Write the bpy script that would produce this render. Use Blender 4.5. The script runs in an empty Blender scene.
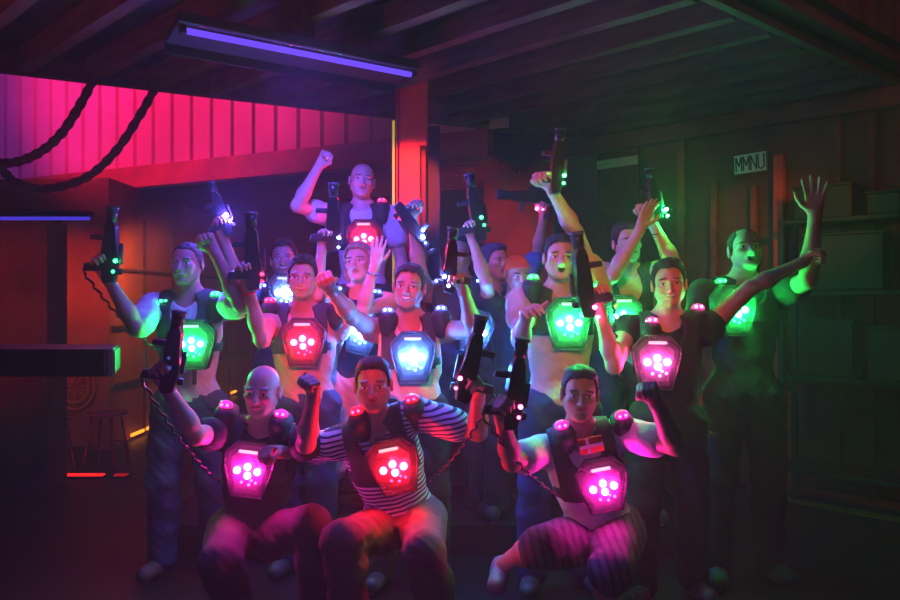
import bpy, bmesh, math, random
import numpy as np
from mathutils import Vector, Matrix, Euler

random.seed(4)
SC = bpy.context.scene
COL = SC.collection
FPX = 700.0                       # 28 mm lens on a 36 mm wide frame, 900 px
EYE = 1.5

def at(px, py, d):
    """the point that stands d metres in front of the photographer, sighted at px, py"""
    return np.array([(px - 450.0) / FPX * d, d, EYE - (py - 300.0) / FPX * d])

def V(*a): return np.array(a, dtype=float)
def unit(v):
    v = np.asarray(v, dtype=float); n = np.linalg.norm(v)
    return v / n if n > 1e-9 else V(0, 0, 1)

# ------------------------------------------------------------------ materials
MATS = {}
def nodes_of(name):
    m = bpy.data.materials.new(name); m.use_nodes = True
    nt = m.node_tree; nt.nodes.clear()
    return m, nt, nt.nodes.new('ShaderNodeOutputMaterial')

def pbr(name, col, rough=.6, metal=0., var=.15, scale=20., bump=0., bscale=80., spec=.5, stretch=None, trans=0.):
    if name in MATS: return MATS[name]
    m, nt, out = nodes_of(name); N = nt.nodes.new; L = nt.links.new
    b = N('ShaderNodeBsdfPrincipled')
    b.inputs['Roughness'].default_value = rough; b.inputs['Metallic'].default_value = metal
    b.inputs['Specular IOR Level'].default_value = spec
    tc = N('ShaderNodeTexCoord'); mp = N('ShaderNodeMapping')
    if stretch: mp.inputs['Scale'].default_value = stretch
    L(tc.outputs['Object'], mp.inputs['Vector'])
    nz = N('ShaderNodeTexNoise'); nz.inputs['Scale'].default_value = scale; nz.inputs['Detail'].default_value = 4
    L(mp.outputs[0], nz.inputs['Vector'])
    rp = N('ShaderNodeValToRGB')
    c = np.array(col[:3])
    rp.color_ramp.elements[0].position = .3; rp.color_ramp.elements[1].position = .7
    rp.color_ramp.elements[0].color = (*(c * (1 - var)), 1); rp.color_ramp.elements[1].color = (*np.minimum(c * (1 + var), 1), 1)
    L(nz.outputs['Fac'], rp.inputs[0]); L(rp.outputs[0], b.inputs['Base Color'])
    if bump:
        n2 = N('ShaderNodeTexNoise'); n2.inputs['Scale'].default_value = bscale; n2.inputs['Detail'].default_value = 3
        L(mp.outputs[0], n2.inputs['Vector'])
        bp = N('ShaderNodeBump'); bp.inputs['Strength'].default_value = bump; bp.inputs['Distance'].default_value = .01
        L(n2.outputs['Fac'], bp.inputs['Height']); L(bp.outputs[0], b.inputs['Normal'])
    L(b.outputs[0], out.inputs[0])
    MATS[name] = m
    return m

def glow(name, col, strength):
    if name in MATS: return MATS[name]
    m, nt, out = nodes_of(name)
    e = nt.nodes.new('ShaderNodeEmission'); e.inputs[0].default_value = (*col, 1); e.inputs[1].default_value = strength
    nt.links.new(e.outputs[0], out.inputs[0])
    MATS[name] = m
    return m

def clear(name, tint=(1, 1, 1), gloss=.12, rough=.08):
    """thin clear plastic: mostly see-through, with a sheen that grows to the edges"""
    if name in MATS: return MATS[name]
    m, nt, out = nodes_of(name); N = nt.nodes.new; L = nt.links.new
    t = N('ShaderNodeBsdfTransparent'); t.inputs[0].default_value = (*tint, 1)
    g = N('ShaderNodeBsdfPrincipled'); g.inputs['Roughness'].default_value = rough
    g.inputs['Base Color'].default_value = (*[.04 * x for x in tint], 1)
    lw = N('ShaderNodeLayerWeight'); lw.inputs[0].default_value = .35
    mr = N('ShaderNodeMapRange'); mr.inputs[3].default_value = gloss; mr.inputs[4].default_value = .65
    mx = N('ShaderNodeMixShader')
    L(lw.outputs['Facing'], mr.inputs[0]); L(mr.outputs[0], mx.inputs[0]); L(t.outputs[0], mx.inputs[1]); L(g.outputs[0], mx.inputs[2])
    df = N('ShaderNodeBsdfDiffuse'); tl = N('ShaderNodeBsdfTranslucent'); m1 = N('ShaderNodeMixShader'); m1.inputs[0].default_value = .5; m2 = N('ShaderNodeMixShader'); m2.inputs[0].default_value = .022
    L(df.outputs[0], m1.inputs[1]); L(tl.outputs[0], m1.inputs[2]); L(mx.outputs[0], m2.inputs[1]); L(m1.outputs[0], m2.inputs[2])
    L(m2.outputs[0], out.inputs[0])
    MATS[name] = m
    return m

def lit_plastic(name, col, strength):
    """tinted translucent plastic with its own lamp right behind it"""
    if name in MATS: return MATS[name]
    m, nt, out = nodes_of(name); N = nt.nodes.new; L = nt.links.new
    b = N('ShaderNodeBsdfPrincipled'); b.inputs['Roughness'].default_value = .15
    b.inputs['Base Color'].default_value = (*[.25 + .5 * c for c in col], 1)
    b.inputs['Emission Color'].default_value = (*col, 1); b.inputs['Emission Strength'].default_value = strength
    L(b.outputs[0], out.inputs[0])
    MATS[name] = m
    return m

def skin(tone, mouth):
    """skin whose brows, eyes and lips sit where the head's own coordinates (attribute headco) put them"""
    name = 'skin_%s_%s' % (tone, mouth)
    if name in MATS: return MATS[name]
    base = {'fair': (.62, .38, .28), 'tan': (.45, .26, .18), 'light': (.70, .46, .36)}[tone]
    m, nt, out = nodes_of(name); N = nt.nodes.new; L = nt.links.new
    b = N('ShaderNodeBsdfPrincipled'); b.inputs['Roughness'].default_value = .48
    at_ = N('ShaderNodeAttribute'); at_.attribute_name = 'headco'
    sp = N('ShaderNodeSeparateXYZ'); L(at_.outputs['Vector'], sp.inputs[0])
    def math_(op, a, b_=None):
        n = N('ShaderNodeMath'); n.operation = op
        for i, v in enumerate((a, b_)):
            if v is None: continue
            if isinstance(v, (int, float)): n.inputs[i].default_value = v
            else: L(v, n.inputs[i])
        return n.outputs[0]
    ax = math_('ABSOLUTE', sp.outputs[0]); x = sp.outputs[0]; z = sp.outputs[2]
    front = math_('LESS_THAN', sp.outputs[1], -.045)
    def ell(xs, cx, rx, cz, rz, tilt=0., bend=0.):
        u = math_('DIVIDE', math_('SUBTRACT', xs, cx), rx)
        zz = math_('ADD', math_('SUBTRACT', z, cz), math_('MULTIPLY', math_('SUBTRACT', xs, cx), tilt))
        if bend: zz = math_('SUBTRACT', zz, math_('MULTIPLY', math_('MULTIPLY', xs, xs), bend))
        w = math_('DIVIDE', zz, rz)
        r = math_('ADD', math_('MULTIPLY', u, u), math_('MULTIPLY', w, w))
        k = N('ShaderNodeMapRange'); L(r, k.inputs[0])
        k.inputs[1].default_value = .7; k.inputs[2].default_value = 1.25; k.inputs[3].default_value = 1; k.inputs[4].default_value = 0
        return math_('MULTIPLY', k.outputs[0], front)
    tc = N('ShaderNodeTexCoord')
    nz = N('ShaderNodeTexNoise'); nz.inputs['Scale'].default_value = 25; L(tc.outputs['Object'], nz.inputs['Vector'])
    rp = N('ShaderNodeValToRGB'); c = np.array(base)
    rp.color_ramp.elements[0].color = (*(c * .86), 1); rp.color_ramp.elements[1].color = (*np.minimum(c * 1.12, 1), 1)
    L(nz.outputs['Fac'], rp.inputs[0]); cur = rp.outputs[0]
    def over(cur, mask, col, amt=1.):
        mx = N('ShaderNodeMix'); mx.data_type = 'RGBA'
        L(math_('MULTIPLY', mask, amt), mx.inputs[0]); L(cur, mx.inputs[6]); mx.inputs[7].default_value = (*col, 1)
        return mx.outputs[2]
    cur = over(cur, ell(ax, .034, .021, .0235, .0048, .12), (.05, .03, .02), .85)      # brows
    cur = over(cur, ell(ax, .0325, .0150, -.001, .0052), (.75, .73, .70))                # eyes
    cur = over(cur, ell(ax, .0325, .0058, -.001, .0062), (.03, .025, .02))               # irises
    cur = over(cur, ell(ax, .0325, .0175, .0045, .0022), (.06, .04, .03), .8)            # lash line
    if mouth == 'closed':
        cur = over(cur, ell(x, 0, .025, -.0585, .0085), (.42, .13, .11), .75)
        cur = over(cur, ell(x, 0, .023, -.0585, .0014), (.08, .02, .02))
    elif mouth == 'smile':
        cur = over(cur, ell(x, 0, .030, -.0600, .0110, 0, 11), (.42, .13, .11), .75)
        cur = over(cur, ell(x, 0, .027, -.0598, .0070, 0, 11), (.10, .03, .03))
        cur = over(cur, ell(x, 0, .0245, -.0585, .0050, 0, 11), (.85, .82, .76))
    else:
        cur = over(cur, ell(x, 0, .024, -.061, .021), (.42, .13, .11), .75)
        cur = over(cur, ell(x, 0, .019, -.062, .0155), (.03, .008, .008))
        cur = over(cur, ell(x, 0, .016, -.050, .0035), (.8, .78, .72))
    L(cur, b.inputs['Base Color']); L(b.outputs[0], out.inputs[0])
    MATS[name] = m
    return m

def striped(name, a, b_, step, direction='Z'):
    if name in MATS: return MATS[name]
    m, nt, out = nodes_of(name); N = nt.nodes.new; L = nt.links.new
    b = N('ShaderNodeBsdfPrincipled'); b.inputs['Roughness'].default_value = .9
    tc = N('ShaderNodeTexCoord'); w = N('ShaderNodeTexWave'); w.wave_type = 'BANDS'; w.bands_direction = direction
    w.inputs['Scale'].default_value = .314 / step; w.inputs['Distortion'].default_value = .6; w.inputs['Detail'].default_value = 1
    at_ = N('ShaderNodeAttribute'); at_.attribute_name = 'torsoco'
    L(at_.outputs['Vector'], w.inputs['Vector'])
    rp = N('ShaderNodeValToRGB'); rp.color_ramp.elements[0].position = .3; rp.color_ramp.elements[1].position = .42
    rp.color_ramp.elements[0].color = (*a, 1); rp.color_ramp.elements[1].color = (*b_, 1)
    L(w.outputs['Fac'], rp.inputs[0]); L(rp.outputs[0], b.inputs['Base Color']); L(b.outputs[0], out.inputs[0])
    MATS[name] = m
    return m

# ------------------------------------------------------------------ objects
def link(name, me, mat=None, parent=None, smooth=None):
    o = bpy.data.objects.new(name, me); COL.objects.link(o)
    if mat is not None:
        for mm in (mat if isinstance(mat, (list, tuple)) else [mat]): me.materials.append(mm)
    if parent is not None:
        o.parent = parent
        o.matrix_parent_inverse = parent_world(parent).inverted()
    if smooth is not None:
        for p in me.polygons: p.use_smooth = smooth
    return o

def parent_world(o):
    m = Matrix.Translation(o.location) @ o.rotation_euler.to_matrix().to_4x4()
    return m if o.parent is None else parent_world(o.parent) @ o.matrix_parent_inverse @ m

def empty(name, loc, label=None, cat=None, group=None):
    o = bpy.data.objects.new(name, None); COL.objects.link(o)
    o.location = Vector(loc); o.empty_display_size = .1
    tag(o, label, cat, group)
    return o

def tag(o, label=None, cat=None, group=None, kind=None):
    if label: o['label'] = label
    if cat: o['category'] = cat
    if group: o['group'] = group
    if kind: o['kind'] = kind
    return o

def frame(origin, X, Y, Z):
    """columns X, Y, Z with an origin"""
    return Matrix(((X[0], Y[0], Z[0], origin[0]), (X[1], Y[1], Z[1], origin[1]), (X[2], Y[2], Z[2], origin[2]), (0, 0, 0, 1)))

class MB:
    """collects simple solids and links them as one mesh"""
    def __init__(s): s.bm = bmesh.new()
    def box(s, c, size, M=None, bevel=0.):
        r = bmesh.ops.create_cube(s.bm, size=1.)
        vs = r['verts']
        for v in vs: v.co = Vector((v.co.x * size[0] + c[0], v.co.y * size[1] + c[1], v.co.z * size[2] + c[2]))
        if bevel:
            es = list({e for v in vs for e in v.link_edges})
            rb = bmesh.ops.bevel(s.bm, geom=es, offset=bevel, segments=2, affect='EDGES', profile=.5)
            vs = list({v for f in rb['faces'] for v in f.verts} | {v for v in vs if v.is_valid})
        if M is not None:
            for v in vs: v.co = M @ v.co
        return s
    def prism(s, pts, z0, z1, M=None, shrink=1., bevel=0.):
        """outline pts (x, z) pushed along y from z0 to z1; the far face may shrink"""
        cx = sum(p[0] for p in pts) / len(pts); cz = sum(p[1] for p in pts) / len(pts)
        a = [s.bm.verts.new((p[0], z0, p[1])) for p in pts]
        b = [s.bm.verts.new((cx + (p[0] - cx) * shrink, z1, cz + (p[1] - cz) * shrink)) for p in pts]
        n = len(pts)
        fs = [s.bm.faces.new(a), s.bm.faces.new(b[::-1])]
        for i in range(n): fs.append(s.bm.faces.new((a[(i + 1) % n], a[i], b[i], b[(i + 1) % n])))
        vs = a + b
        if bevel:
            es = list({e for f in fs for e in f.edges})
            rb = bmesh.ops.bevel(s.bm, geom=es, offset=bevel, segments=2, affect='EDGES', profile=.5)
            vs = list({v for f in rb['faces'] for v in f.verts} | {v for v in vs if v.is_valid})
        if M is not None:
            for v in vs: v.co = M @ v.co
        return s
    def tube(s, pts, r, seg=10, closed_ends=True, taper=None):
        pts = [Vector(p) for p in pts]; n = len(pts); rings = []
        up = Vector((0, 0, 1))
        for i, p in enumerate(pts):
            t = (pts[min(i + 1, n - 1)] - pts[max(i - 1, 0)]).normalized()
            a = t.cross(up)
            if a.length < .1: a = t.cross(Vector((1, 0, 0)))
            a.normalize(); b = t.cross(a)
            rr = r[i] if isinstance(r, (list, tuple)) else r
            rings.append([s.bm.verts.new(p + (a * math.cos(2 * math.pi * k / seg) + b * math.sin(2 * math.pi * k / seg)) * rr) for k in range(seg)])
        for i in range(n - 1):
            for k in range(seg):
                s.bm.faces.new((rings[i][k], rings[i][(k + 1) % seg], rings[i + 1][(k + 1) % seg], rings[i + 1][k]))
        if closed_ends:
            s.bm.faces.new(rings[0][::-1]); s.bm.faces.new(rings[-1])
        return s
    def ball(s, c, r, M=None, seg=16, squash=(1, 1, 1)):
        vs = bmesh.ops.create_uvsphere(s.bm, u_segments=seg, v_segments=max(8, seg // 2), radius=r)['verts']
        for v in vs:
            v.co = Vector((v.co.x * squash[0] + c[0], v.co.y * squash[1] + c[1], v.co.z * squash[2] + c[2]))
            if M is not None: v.co = M @ v.co
        return s
    def build(s, name, mat, parent=None, smooth=False):
        bmesh.ops.recalc_face_normals(s.bm, faces=s.bm.faces)
        me = bpy.data.meshes.new(name); s.bm.to_mesh(me); s.bm.free()
        return link(name, me, mat, parent, smooth)

# ------------------------------------------------------------------ organic surfaces
class Blob:
    """a smooth solid blended from tapered limbs and ellipsoids, turned into one mesh by surface nets"""
    def __init__(s, h=.006): s.h = h; s.ops = []
    def cone(s, a, b, ra, rb, k=.02, sub=False):
        a = np.asarray(a, float); b = np.asarray(b, float); R = max(ra, rb)
        lo = np.minimum(a, b) - R; hi = np.maximum(a, b) + R
        ab = b - a; L2 = max(float(ab @ ab), 1e-9)
        def f(x, y, z):
            t = np.clip(((x - a[0]) * ab[0] + (y - a[1]) * ab[1] + (z - a[2]) * ab[2]) / L2, 0, 1)
            return np.sqrt((x - a[0] - t * ab[0]) ** 2 + (y - a[1] - t * ab[1]) ** 2 + (z - a[2] - t * ab[2]) ** 2) - (ra + t * (rb - ra))
        s.ops.append((f, lo, hi, k, sub)); return s
    def ell(s, c, r, axes=None, k=.03, sub=False):
        c = np.asarray(c, float); r = np.asarray(r, float); A = np.eye(3) if axes is None else np.asarray(axes, float)   # rows: local axes
        ext = np.sqrt(((A.T * r) ** 2).sum(axis=1))
        def f(x, y, z):
            X, Y, Z = x - c[0], y - c[1], z - c[2]
            u = A[0, 0] * X + A[0, 1] * Y + A[0, 2] * Z; v = A[1, 0] * X + A[1, 1] * Y + A[1, 2] * Z; w = A[2, 0] * X + A[2, 1] * Y + A[2, 2] * Z
            k0 = np.sqrt((u / r[0]) ** 2 + (v / r[1]) ** 2 + (w / r[2]) ** 2)
            k1 = np.sqrt((u / r[0] ** 2) ** 2 + (v / r[1] ** 2) ** 2 + (w / r[2] ** 2) ** 2) + 1e-6
            return k0 * (k0 - 1) / k1
        s.ops.append((f, c - ext, c + ext, k, sub)); return s
    def keep(s, f):
        """intersect with f(x, y, z) < 0, everywhere"""
        s.ops.append((f, None, None, 0, 'keep')); return s
    def rough(s, amp, freq):
        ph = [random.uniform(0, 6.28) for _ in range(6)]
        def g(x, y, z):
            q = np.sin(freq * x + ph[0] + 1.7 * np.sin(.6 * freq * z + ph[1])) * np.sin(.7 * freq * z + ph[2] + 1.3 * np.sin(.5 * freq * x + ph[3]))
            return amp * (q + .5 * np.sin(1.9 * freq * (x + z) + ph[4] + 2 * np.sin(freq * y + ph[5])))
        s.ops.append((g, None, None, 0, 'rough')); return s
    def mesh(s, name, attrs=()):
        h = s.h
        los = [o[1] for o in s.ops if o[1] is not None and o[4] is False]; his = [o[2] for o in s.ops if o[1] is not None and o[4] is False]
        lo = np.min(los, axis=0) - .03; hi = np.max(his, axis=0) + .03
        n = np.ceil((hi - lo) / h).astype(int) + 2
        ax = [(lo[i] + h * np.arange(n[i])).astype(np.float32) for i in range(3)]
        F = np.full(tuple(n), .05, dtype=np.float32)
        for f, a, b, k, mode in s.ops:
            if a is None:
                if mode == 'keep':
                    F = np.maximum(F, f(ax[0][:, None, None], ax[1][None, :, None], ax[2][None, None, :]).astype(np.float32))
                else:
                    F = F + f(ax[0][:, None, None], ax[1][None, :, None], ax[2][None, None, :]).astype(np.float32)
                continue
            m = k + .03
            i0 = np.clip(np.floor((a - m - lo) / h).astype(int), 0, n - 1); i1 = np.clip(np.ceil((b + m - lo) / h).astype(int) + 1, 1, n)
            if (i1 <= i0).any(): continue
            sl = tuple(slice(i0[i], i1[i]) for i in range(3))
            d = f(ax[0][sl[0]][:, None, None], ax[1][sl[1]][None, :, None], ax[2][sl[2]][None, None, :]).astype(np.float32)
            g = F[sl]
            if mode is False:
                hh = np.maximum(k - np.abs(g - d), 0) / k
                F[sl] = np.minimum(g, d) - hh * hh * k * .25
            else:
                d = -d; hh = np.maximum(k - np.abs(g - d), 0) / k
                F[sl] = np.maximum(g, d) + hh * hh * k * .25
        for i in range(3):
            for e in (0, -1):
                idx = [slice(None)] * 3; idx[i] = e; F[tuple(idx)] = np.maximum(F[tuple(idx)], .01)
        S = F < 0
        cnt = np.zeros(tuple(n - 1), dtype=np.uint8)
        offs = [(i, j, k) for i in (0, 1) for j in (0, 1) for k in (0, 1)]
        for i, j, k in offs: cnt += S[i:n[0] - 1 + i, j:n[1] - 1 + j, k:n[2] - 1 + k]
        act = np.argwhere((cnt > 0) & (cnt < 8))
        idm = np.full(tuple(n - 1), -1, dtype=np.int32); idm[act[:, 0], act[:, 1], act[:, 2]] = np.arange(len(act))
        cv = {o: F[act[:, 0] + o[0], act[:, 1] + o[1], act[:, 2] + o[2]] for o in offs}
        acc = np.zeros((len(act), 3)); w = np.zeros(len(act))
        for a in offs:
            for d in range(3):
                if a[d] == 0:
                    b = list(a); b[d] = 1; b = tuple(b)
                    va, vb = cv[a], cv[b]; cr = (va < 0) != (vb < 0)
                    t = np.where(cr, va / np.where(cr, va - vb, 1), 0)
                    p = np.zeros((len(act), 3)) + np.array(a); p[:, d] += t
                    acc += p * cr[:, None]; w += cr
        co = lo + h * (act + acc / w[:, None])
        quads = []
        for d in range(3):
            sa = [slice(1, n[i] - 1) for i in range(3)]; sb = list(sa); sa[d] = slice(0, n[d] - 1); sb[d] = slice(1, n[d])
            A, B = S[tuple(sa)], S[tuple(sb)]
            for flip in (False, True):
                e = np.argwhere(A & ~B) if not flip else np.argwhere(~A & B)
                if not len(e): continue
                base = e + 1; base[:, d] -= 1
                u, v = [(1, 2), (2, 0), (0, 1)][d]
                q = []
                for du, dv in ((-1, -1), (0, -1), (0, 0), (-1, 0)):
                    c = base.copy(); c[:, u] += du; c[:, v] += dv
                    q.append(idm[c[:, 0], c[:, 1], c[:, 2]])
                q = np.stack(q if not flip else q[::-1], axis=1)
                quads.append(q)
        Q = np.concatenate(quads); Q = Q[(Q >= 0).all(axis=1)]
        me = bpy.data.meshes.new(name)
        me.vertices.add(len(co)); me.vertices.foreach_set('co', co.astype(np.float32).ravel())
        me.loops.add(len(Q) * 4); me.loops.foreach_set('vertex_index', Q.astype(np.int32).ravel())
        me.polygons.add(len(Q)); me.polygons.foreach_set('loop_start', np.arange(len(Q), dtype=np.int32) * 4)
        me.polygons.foreach_set('use_smooth', np.ones(len(Q), dtype=bool))
        for an, origin, A in attrs:
            at_ = me.attributes.new(an, 'FLOAT_VECTOR', 'POINT')
            loc = (co - np.asarray(origin)) @ np.asarray(A).T
            at_.data.foreach_set('vector', loc.astype(np.float32).ravel())
        me.update(); me.validate()
        return me
# ------------------------------------------------------------------ people
def rotm(yaw=0, pitch=0, roll=0):
    """rows are the local axes x (image right), y (backwards), z (up) of a head or torso"""
    M = Euler((math.radians(pitch), math.radians(roll), math.radians(yaw)), 'XYZ').to_matrix()
    return np.array(M).T

def reach(a, px, py, L, front=True):
    """the point sighted at px, py that lies L metres from a, on the near or the far side of it"""
    ray = at(px, py, 1.0) - V(0, 0, EYE); o = V(0, 0, EYE) - a
    A = ray @ ray; B = 2 * ray @ o; C = o @ o - L * L
    D = B * B - 4 * A * C
    if D <= 0: t = -B / (2 * A); p = V(0, 0, EYE) + t * ray; return a + unit(p - a) * min(L * 1.06, np.linalg.norm(p - a))
    t = (-B + (-1 if front else 1) * math.sqrt(D)) / (2 * A)
    return V(0, 0, EYE) + t * ray

def add_head(B, c, A, s, mouth):
    def g(x, y, z): return c + s * (x * A[0] + y * A[1] + z * A[2])
    def e(p, r, k=.012, sub=False): B.ell(g(*p), np.array(r) * s, A, k=k * s, sub=sub)
    e((0, .018, .036), (.074, .094, .080), .02)
    e((0, -.022, -.03), (.060, .064, .083), .03)
    for q in (-1, 1):
        B.cone(g(q * .056, -.002, -.045), g(q * .022, -.062, -.092), .016 * s, .014 * s, k=.03 * s)      # jaw line
        e((q * .042, -.060, -.018), (.021, .022, .019), .02)                                              # cheekbone
        e((q * .034, -.076, .019), (.022, .012, .008), .012)                                              # brow ridge
    e((0, -.068, -.098), (.021, .018, .016), .02)
    for q in (-1, 1): e((q * .0325, -.096, -.001), (.0165, .014, .0105), .012, True)                      # socket
    for q in (-1, 1): e((q * .0325, -.070, -.001), (.0135, .0135, .0105), .003)                            # eyeball
    B.cone(g(0, -.082, .008), g(0, -.106, -.031), .0075 * s, .0115 * s, k=.012 * s)
    for q in (-1, 1): e((q * .0125, -.092, -.034), (.0085, .011, .008), .008)
    if mouth == 'open':
        e((0, -.083, -.052), (.026, .014, .022), .012); e((0, -.100, -.062), (.018, .022, .0145), .006, True)
    elif mouth == 'smile':
        e((0, -.080, -.057), (.032, .016, .016), .012)
        for q in (-1, 1): e((q * .040, -.066, -.045), (.014, .016, .018), .012)
        e((0, -.0985, -.057), (.022, .006, .004), .004, True)
    else:
        e((0, -.076, -.054), (.026, .014, .007), .008); e((0, -.075, -.064), (.022, .013, .007), .008)
    for q in (-1, 1):                                                                                     # ears
        t = math.radians(18 * q); Ae = np.array([A[0] * math.cos(t) + A[1] * math.sin(t), -A[0] * math.sin(t) + A[1] * math.cos(t), A[2]])
        B.ell(g(q * .082, .012, -.006), np.array((.010, .019, .032)) * s, Ae, k=.006)
        B.ell(g(q * .090, .004, -.004), np.array((.006, .010, .018)) * s, Ae, k=.005, sub=True)

def add_hand(B, wrist, d, n, side, s, mode, spread=0.):
    """palm, four fingers of unequal length and a thumb; d points along the hand, n out of the palm"""
    d = unit(d); n = unit(n - (n @ d) * d); t = np.cross(d, n) * side
    P = {'fist': (78, 92, 55, 'in'), 'grip': (60, 70, 45, 'grip'), 'open': (8, 10, 6, 'out'), 'loose': (28, 32, 20, 'out')}[mode]
    offs = (.031, .0105, -.010, -.030); lens = (.95, 1.05, .98, .78)
    B.cone(wrist - d * .02 * s, wrist + d * .02 * s, .026 * s, .026 * s, k=.02)
    for j in range(4):
        k0 = wrist + d * .015 * s + t * offs[j] * .55 * s
        kn = wrist + d * (.088 - .004 * abs(j - 1)) * s + t * offs[j] * s
        B.cone(k0, kn, .0165 * s, .0125 * s, k=.014)
        fan = (1.5 - j) * .06 * (1 + spread * 2.2) if P[3] == 'out' else 0
        fd = unit(d + t * fan); p = kn; ang = 0.
        for i, (L, r0, r1) in enumerate(((.045, .0100, .0092), (.027, .0092, .0086), (.022, .0086, .0072))):
            ang += math.radians(P[i]); q = p + (fd * math.cos(ang) + n * math.sin(ang)) * L * lens[j] * s
            B.cone(p, q, r0 * s, r1 * s, k=.004 if i else .007); p = q
    b0 = wrist + d * .022 * s + t * .022 * s
    if P[3] == 'in': path = [(.6, .5, .55, .046), (.75, -.35, .55, .034), (.35, -.9, .15, .026)]
    elif P[3] == 'grip': path = [(.6, .65, .5, .046), (.8, .05, .6, .034), (.6, -.5, .55, .027)]
    else: path = [(.62, .75, .2, .046), (.85, .5, .1, .034), (.95, .3, .05, .028)]
    p = b0
    for i, (cd, ct, cn, L) in enumerate(path):
        q = p + unit(d * cd + t * ct + n * cn) * L * s
        B.cone(p, q, (.0145, .0115, .0105)[i] * s, (.0118, .0105, .0085)[i] * s, k=(.014, .006, .005)[i]); p = q

def person(spec):
    """spec gives the sighted joints; the figure is one body mesh with hair, clothes, shoes and vest as children"""
    S = dict(H=1.8, yaw=0, pitch=0, roll=0, tyaw=0, mouth='smile', tone='fair', ground=0., lean=(0, 0), hair=('short', (.03, .02, .015)),
             shirt=None, sleeve=.5, neckline=.0, trousers=None, leg_to=1.0, shoes=(.05, .05, .06), shoulder=.195, vest=True, hs=1.0)
    S.update(spec)
    hx, hy, hd = S['head']; hc = at(hx, hy, hd); s = S['H'] / 1.8; hs = S['hs']
    HA = rotm(S['yaw'], S['pitch'], S['roll'])
    chinoff = hc + HA[1] * .02 - HA[2] * .03
    neck = hc - V(0, 0, .175) + V(0, .035, 0) + V(S['lean'][0] * .1, 0, 0)
    if 'pelvis' in S: pel = at(*S['pelvis'])
    else: pel = V(neck[0] + S['lean'][0], neck[1] + S['lean'][1], S['ground'] + .94 * s)
    U = unit(neck - pel); ty = math.radians(S['tyaw'])
    R = unit(V(math.cos(ty), math.sin(ty), 0) - (V(math.cos(ty), math.sin(ty), 0) @ U) * U); R = unit(R + U * 0.0)
    Fw = np.cross(R, U)                                                  # out of the chest
    TA = np.array([R, -Fw, U]); TL = np.linalg.norm(neck - pel)
    sh = {}
    for q, key in ((-1, 'R'), (1, 'L')):                                  # the person's right is image left
        p = neck + R * q * S['shoulder'] * s - U * .055 * s
        if S.get('lift' + key): p = p + U * S['lift' + key]
        sh[key] = p
    root = empty('person', (pel[0], pel[1], S['ground']), S['label'], 'person', S.get('group'))
    UA, FA = .30 * s, .265 * s
    arms = {}
    for key in 'RL':
        a = S['arm' + key]                                               # (elbow px, py, front), (wrist px, py, front), hand mode, hand direction px, palm normal
        if a is None:
            el = sh[key] + V((-.06 if key == 'R' else .06), .02, -UA * .98); wr = el + V(0, -.08, -FA * .95)
            arms[key] = (el, wr, 'loose', unit(wr - el), V(1 if key == 'R' else -1, 0, 0)); continue
        el = reach(sh[key], a[0][0], a[0][1], UA, a[0][2]); wr = reach(el, a[1][0], a[1][1], FA, a[1][2])
        hd_ = unit(wr - el) if a[3] is None else unit(unit(wr - el) + V(*a[3]))
        arms[key] = (el, wr, a[2], hd_, V(*a[4]))
    hips = {q: pel + R * (-.095 if q == 'R' else .095) * s - U * .03 for q in 'RL'}
    legs = {}
    for key in 'RL':
        sg = -1 if key == 'R' else 1
        if 'leg' + key in S:
            kn = reach(hips[key], *S['leg' + key][0][:2], .44 * s, S['leg' + key][0][2]); an = reach(kn, *S['leg' + key][1][:2], .42 * s, S['leg' + key][1][2])
            if an[2] < .07: an[2] = .07
        else:
            an = V(pel[0] + sg * .14 * s + S.get('step', 0) * sg, pel[1] + .02 * sg, S['ground'] + .085); kn = (hips[key] + an) / 2 + V(sg * .01, -.03, .02)
        legs[key] = (kn, an)

    def torso(B, g, k=.045):
        B.ell(neck - U * .185 * s, (np.array((.163, .112, .175)) + g) * s, TA, k=k)
        B.ell(neck - U * .10 * s - Fw * .02, (np.array((.150, .085, .085)) + g) * s, TA, k=k)
        B.ell(pel * .55 + neck * .45 - U * .03, (np.array((.140, .103, .19)) + g) * s, TA, k=k)
        B.ell(pel + U * .02, (np.array((.158, .115, .125)) + g) * s, TA, k=k)
        for key in 'RL': B.cone(neck - U * .035 * s, sh[key], .052 * s + g, .052 * s + g, k=k)
    def arm(B, key, g, frac=1.0, k=.02):
        el, wr = arms[key][:2]; a = sh[key]
        if frac < 1: B.cone(a, a + (el - a) * frac, .058 * s + g, .050 * s + g * 1.9, k=.035); return
        B.cone(a, el, .057 * s + g, .040 * s + g, k=.035)
        B.cone(el, el + (wr - el) * .35, .039 * s + g, .043 * s + g, k=k); B.cone(el + (wr - el) * .3, wr, .043 * s + g, .027 * s + g, k=k)
    def leg(B, key, g, frac=1.0, k=.04):
        kn, an = legs[key]; h = hips[key]
        if frac < .5: B.cone(h, h + (kn - h) * frac * 2, .088 * s + g, .070 * s + g * 1.6, k=k); return
        B.cone(h, kn, .088 * s + g, .056 * s + g, k=k)
        m = kn + (an - kn) * .33 + unit(V(0, 1, 0)) * .015
        e = kn + (an - kn) * min(1, (frac - .5) * 2)
        if frac < .7: B.cone(kn, e, .056 * s + g, .056 * s + g * 1.4, k=.03); return
        B.cone(kn, m, .054 * s + g, .056 * s + g, k=.03); B.cone(m, e, .056 * s + g, .038 * s + g * 1.5, k=.03)

    # the body: one continuous surface from head to feet
    B = Blob(.0052 if hd < 4.15 else .006)
    torso(B, 0.)
    B.cone(neck - U * .02, hc - HA[2] * .06 * hs + HA[1] * .018, .062 * s, .054 * s, k=.025)
    for key in 'RL': B.cone(neck + V(0, 0, .02), sh[key] + U * .0, .045 * s, .038 * s, k=.04)
    add_head(B, hc, HA, hs, S['mouth'])
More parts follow.
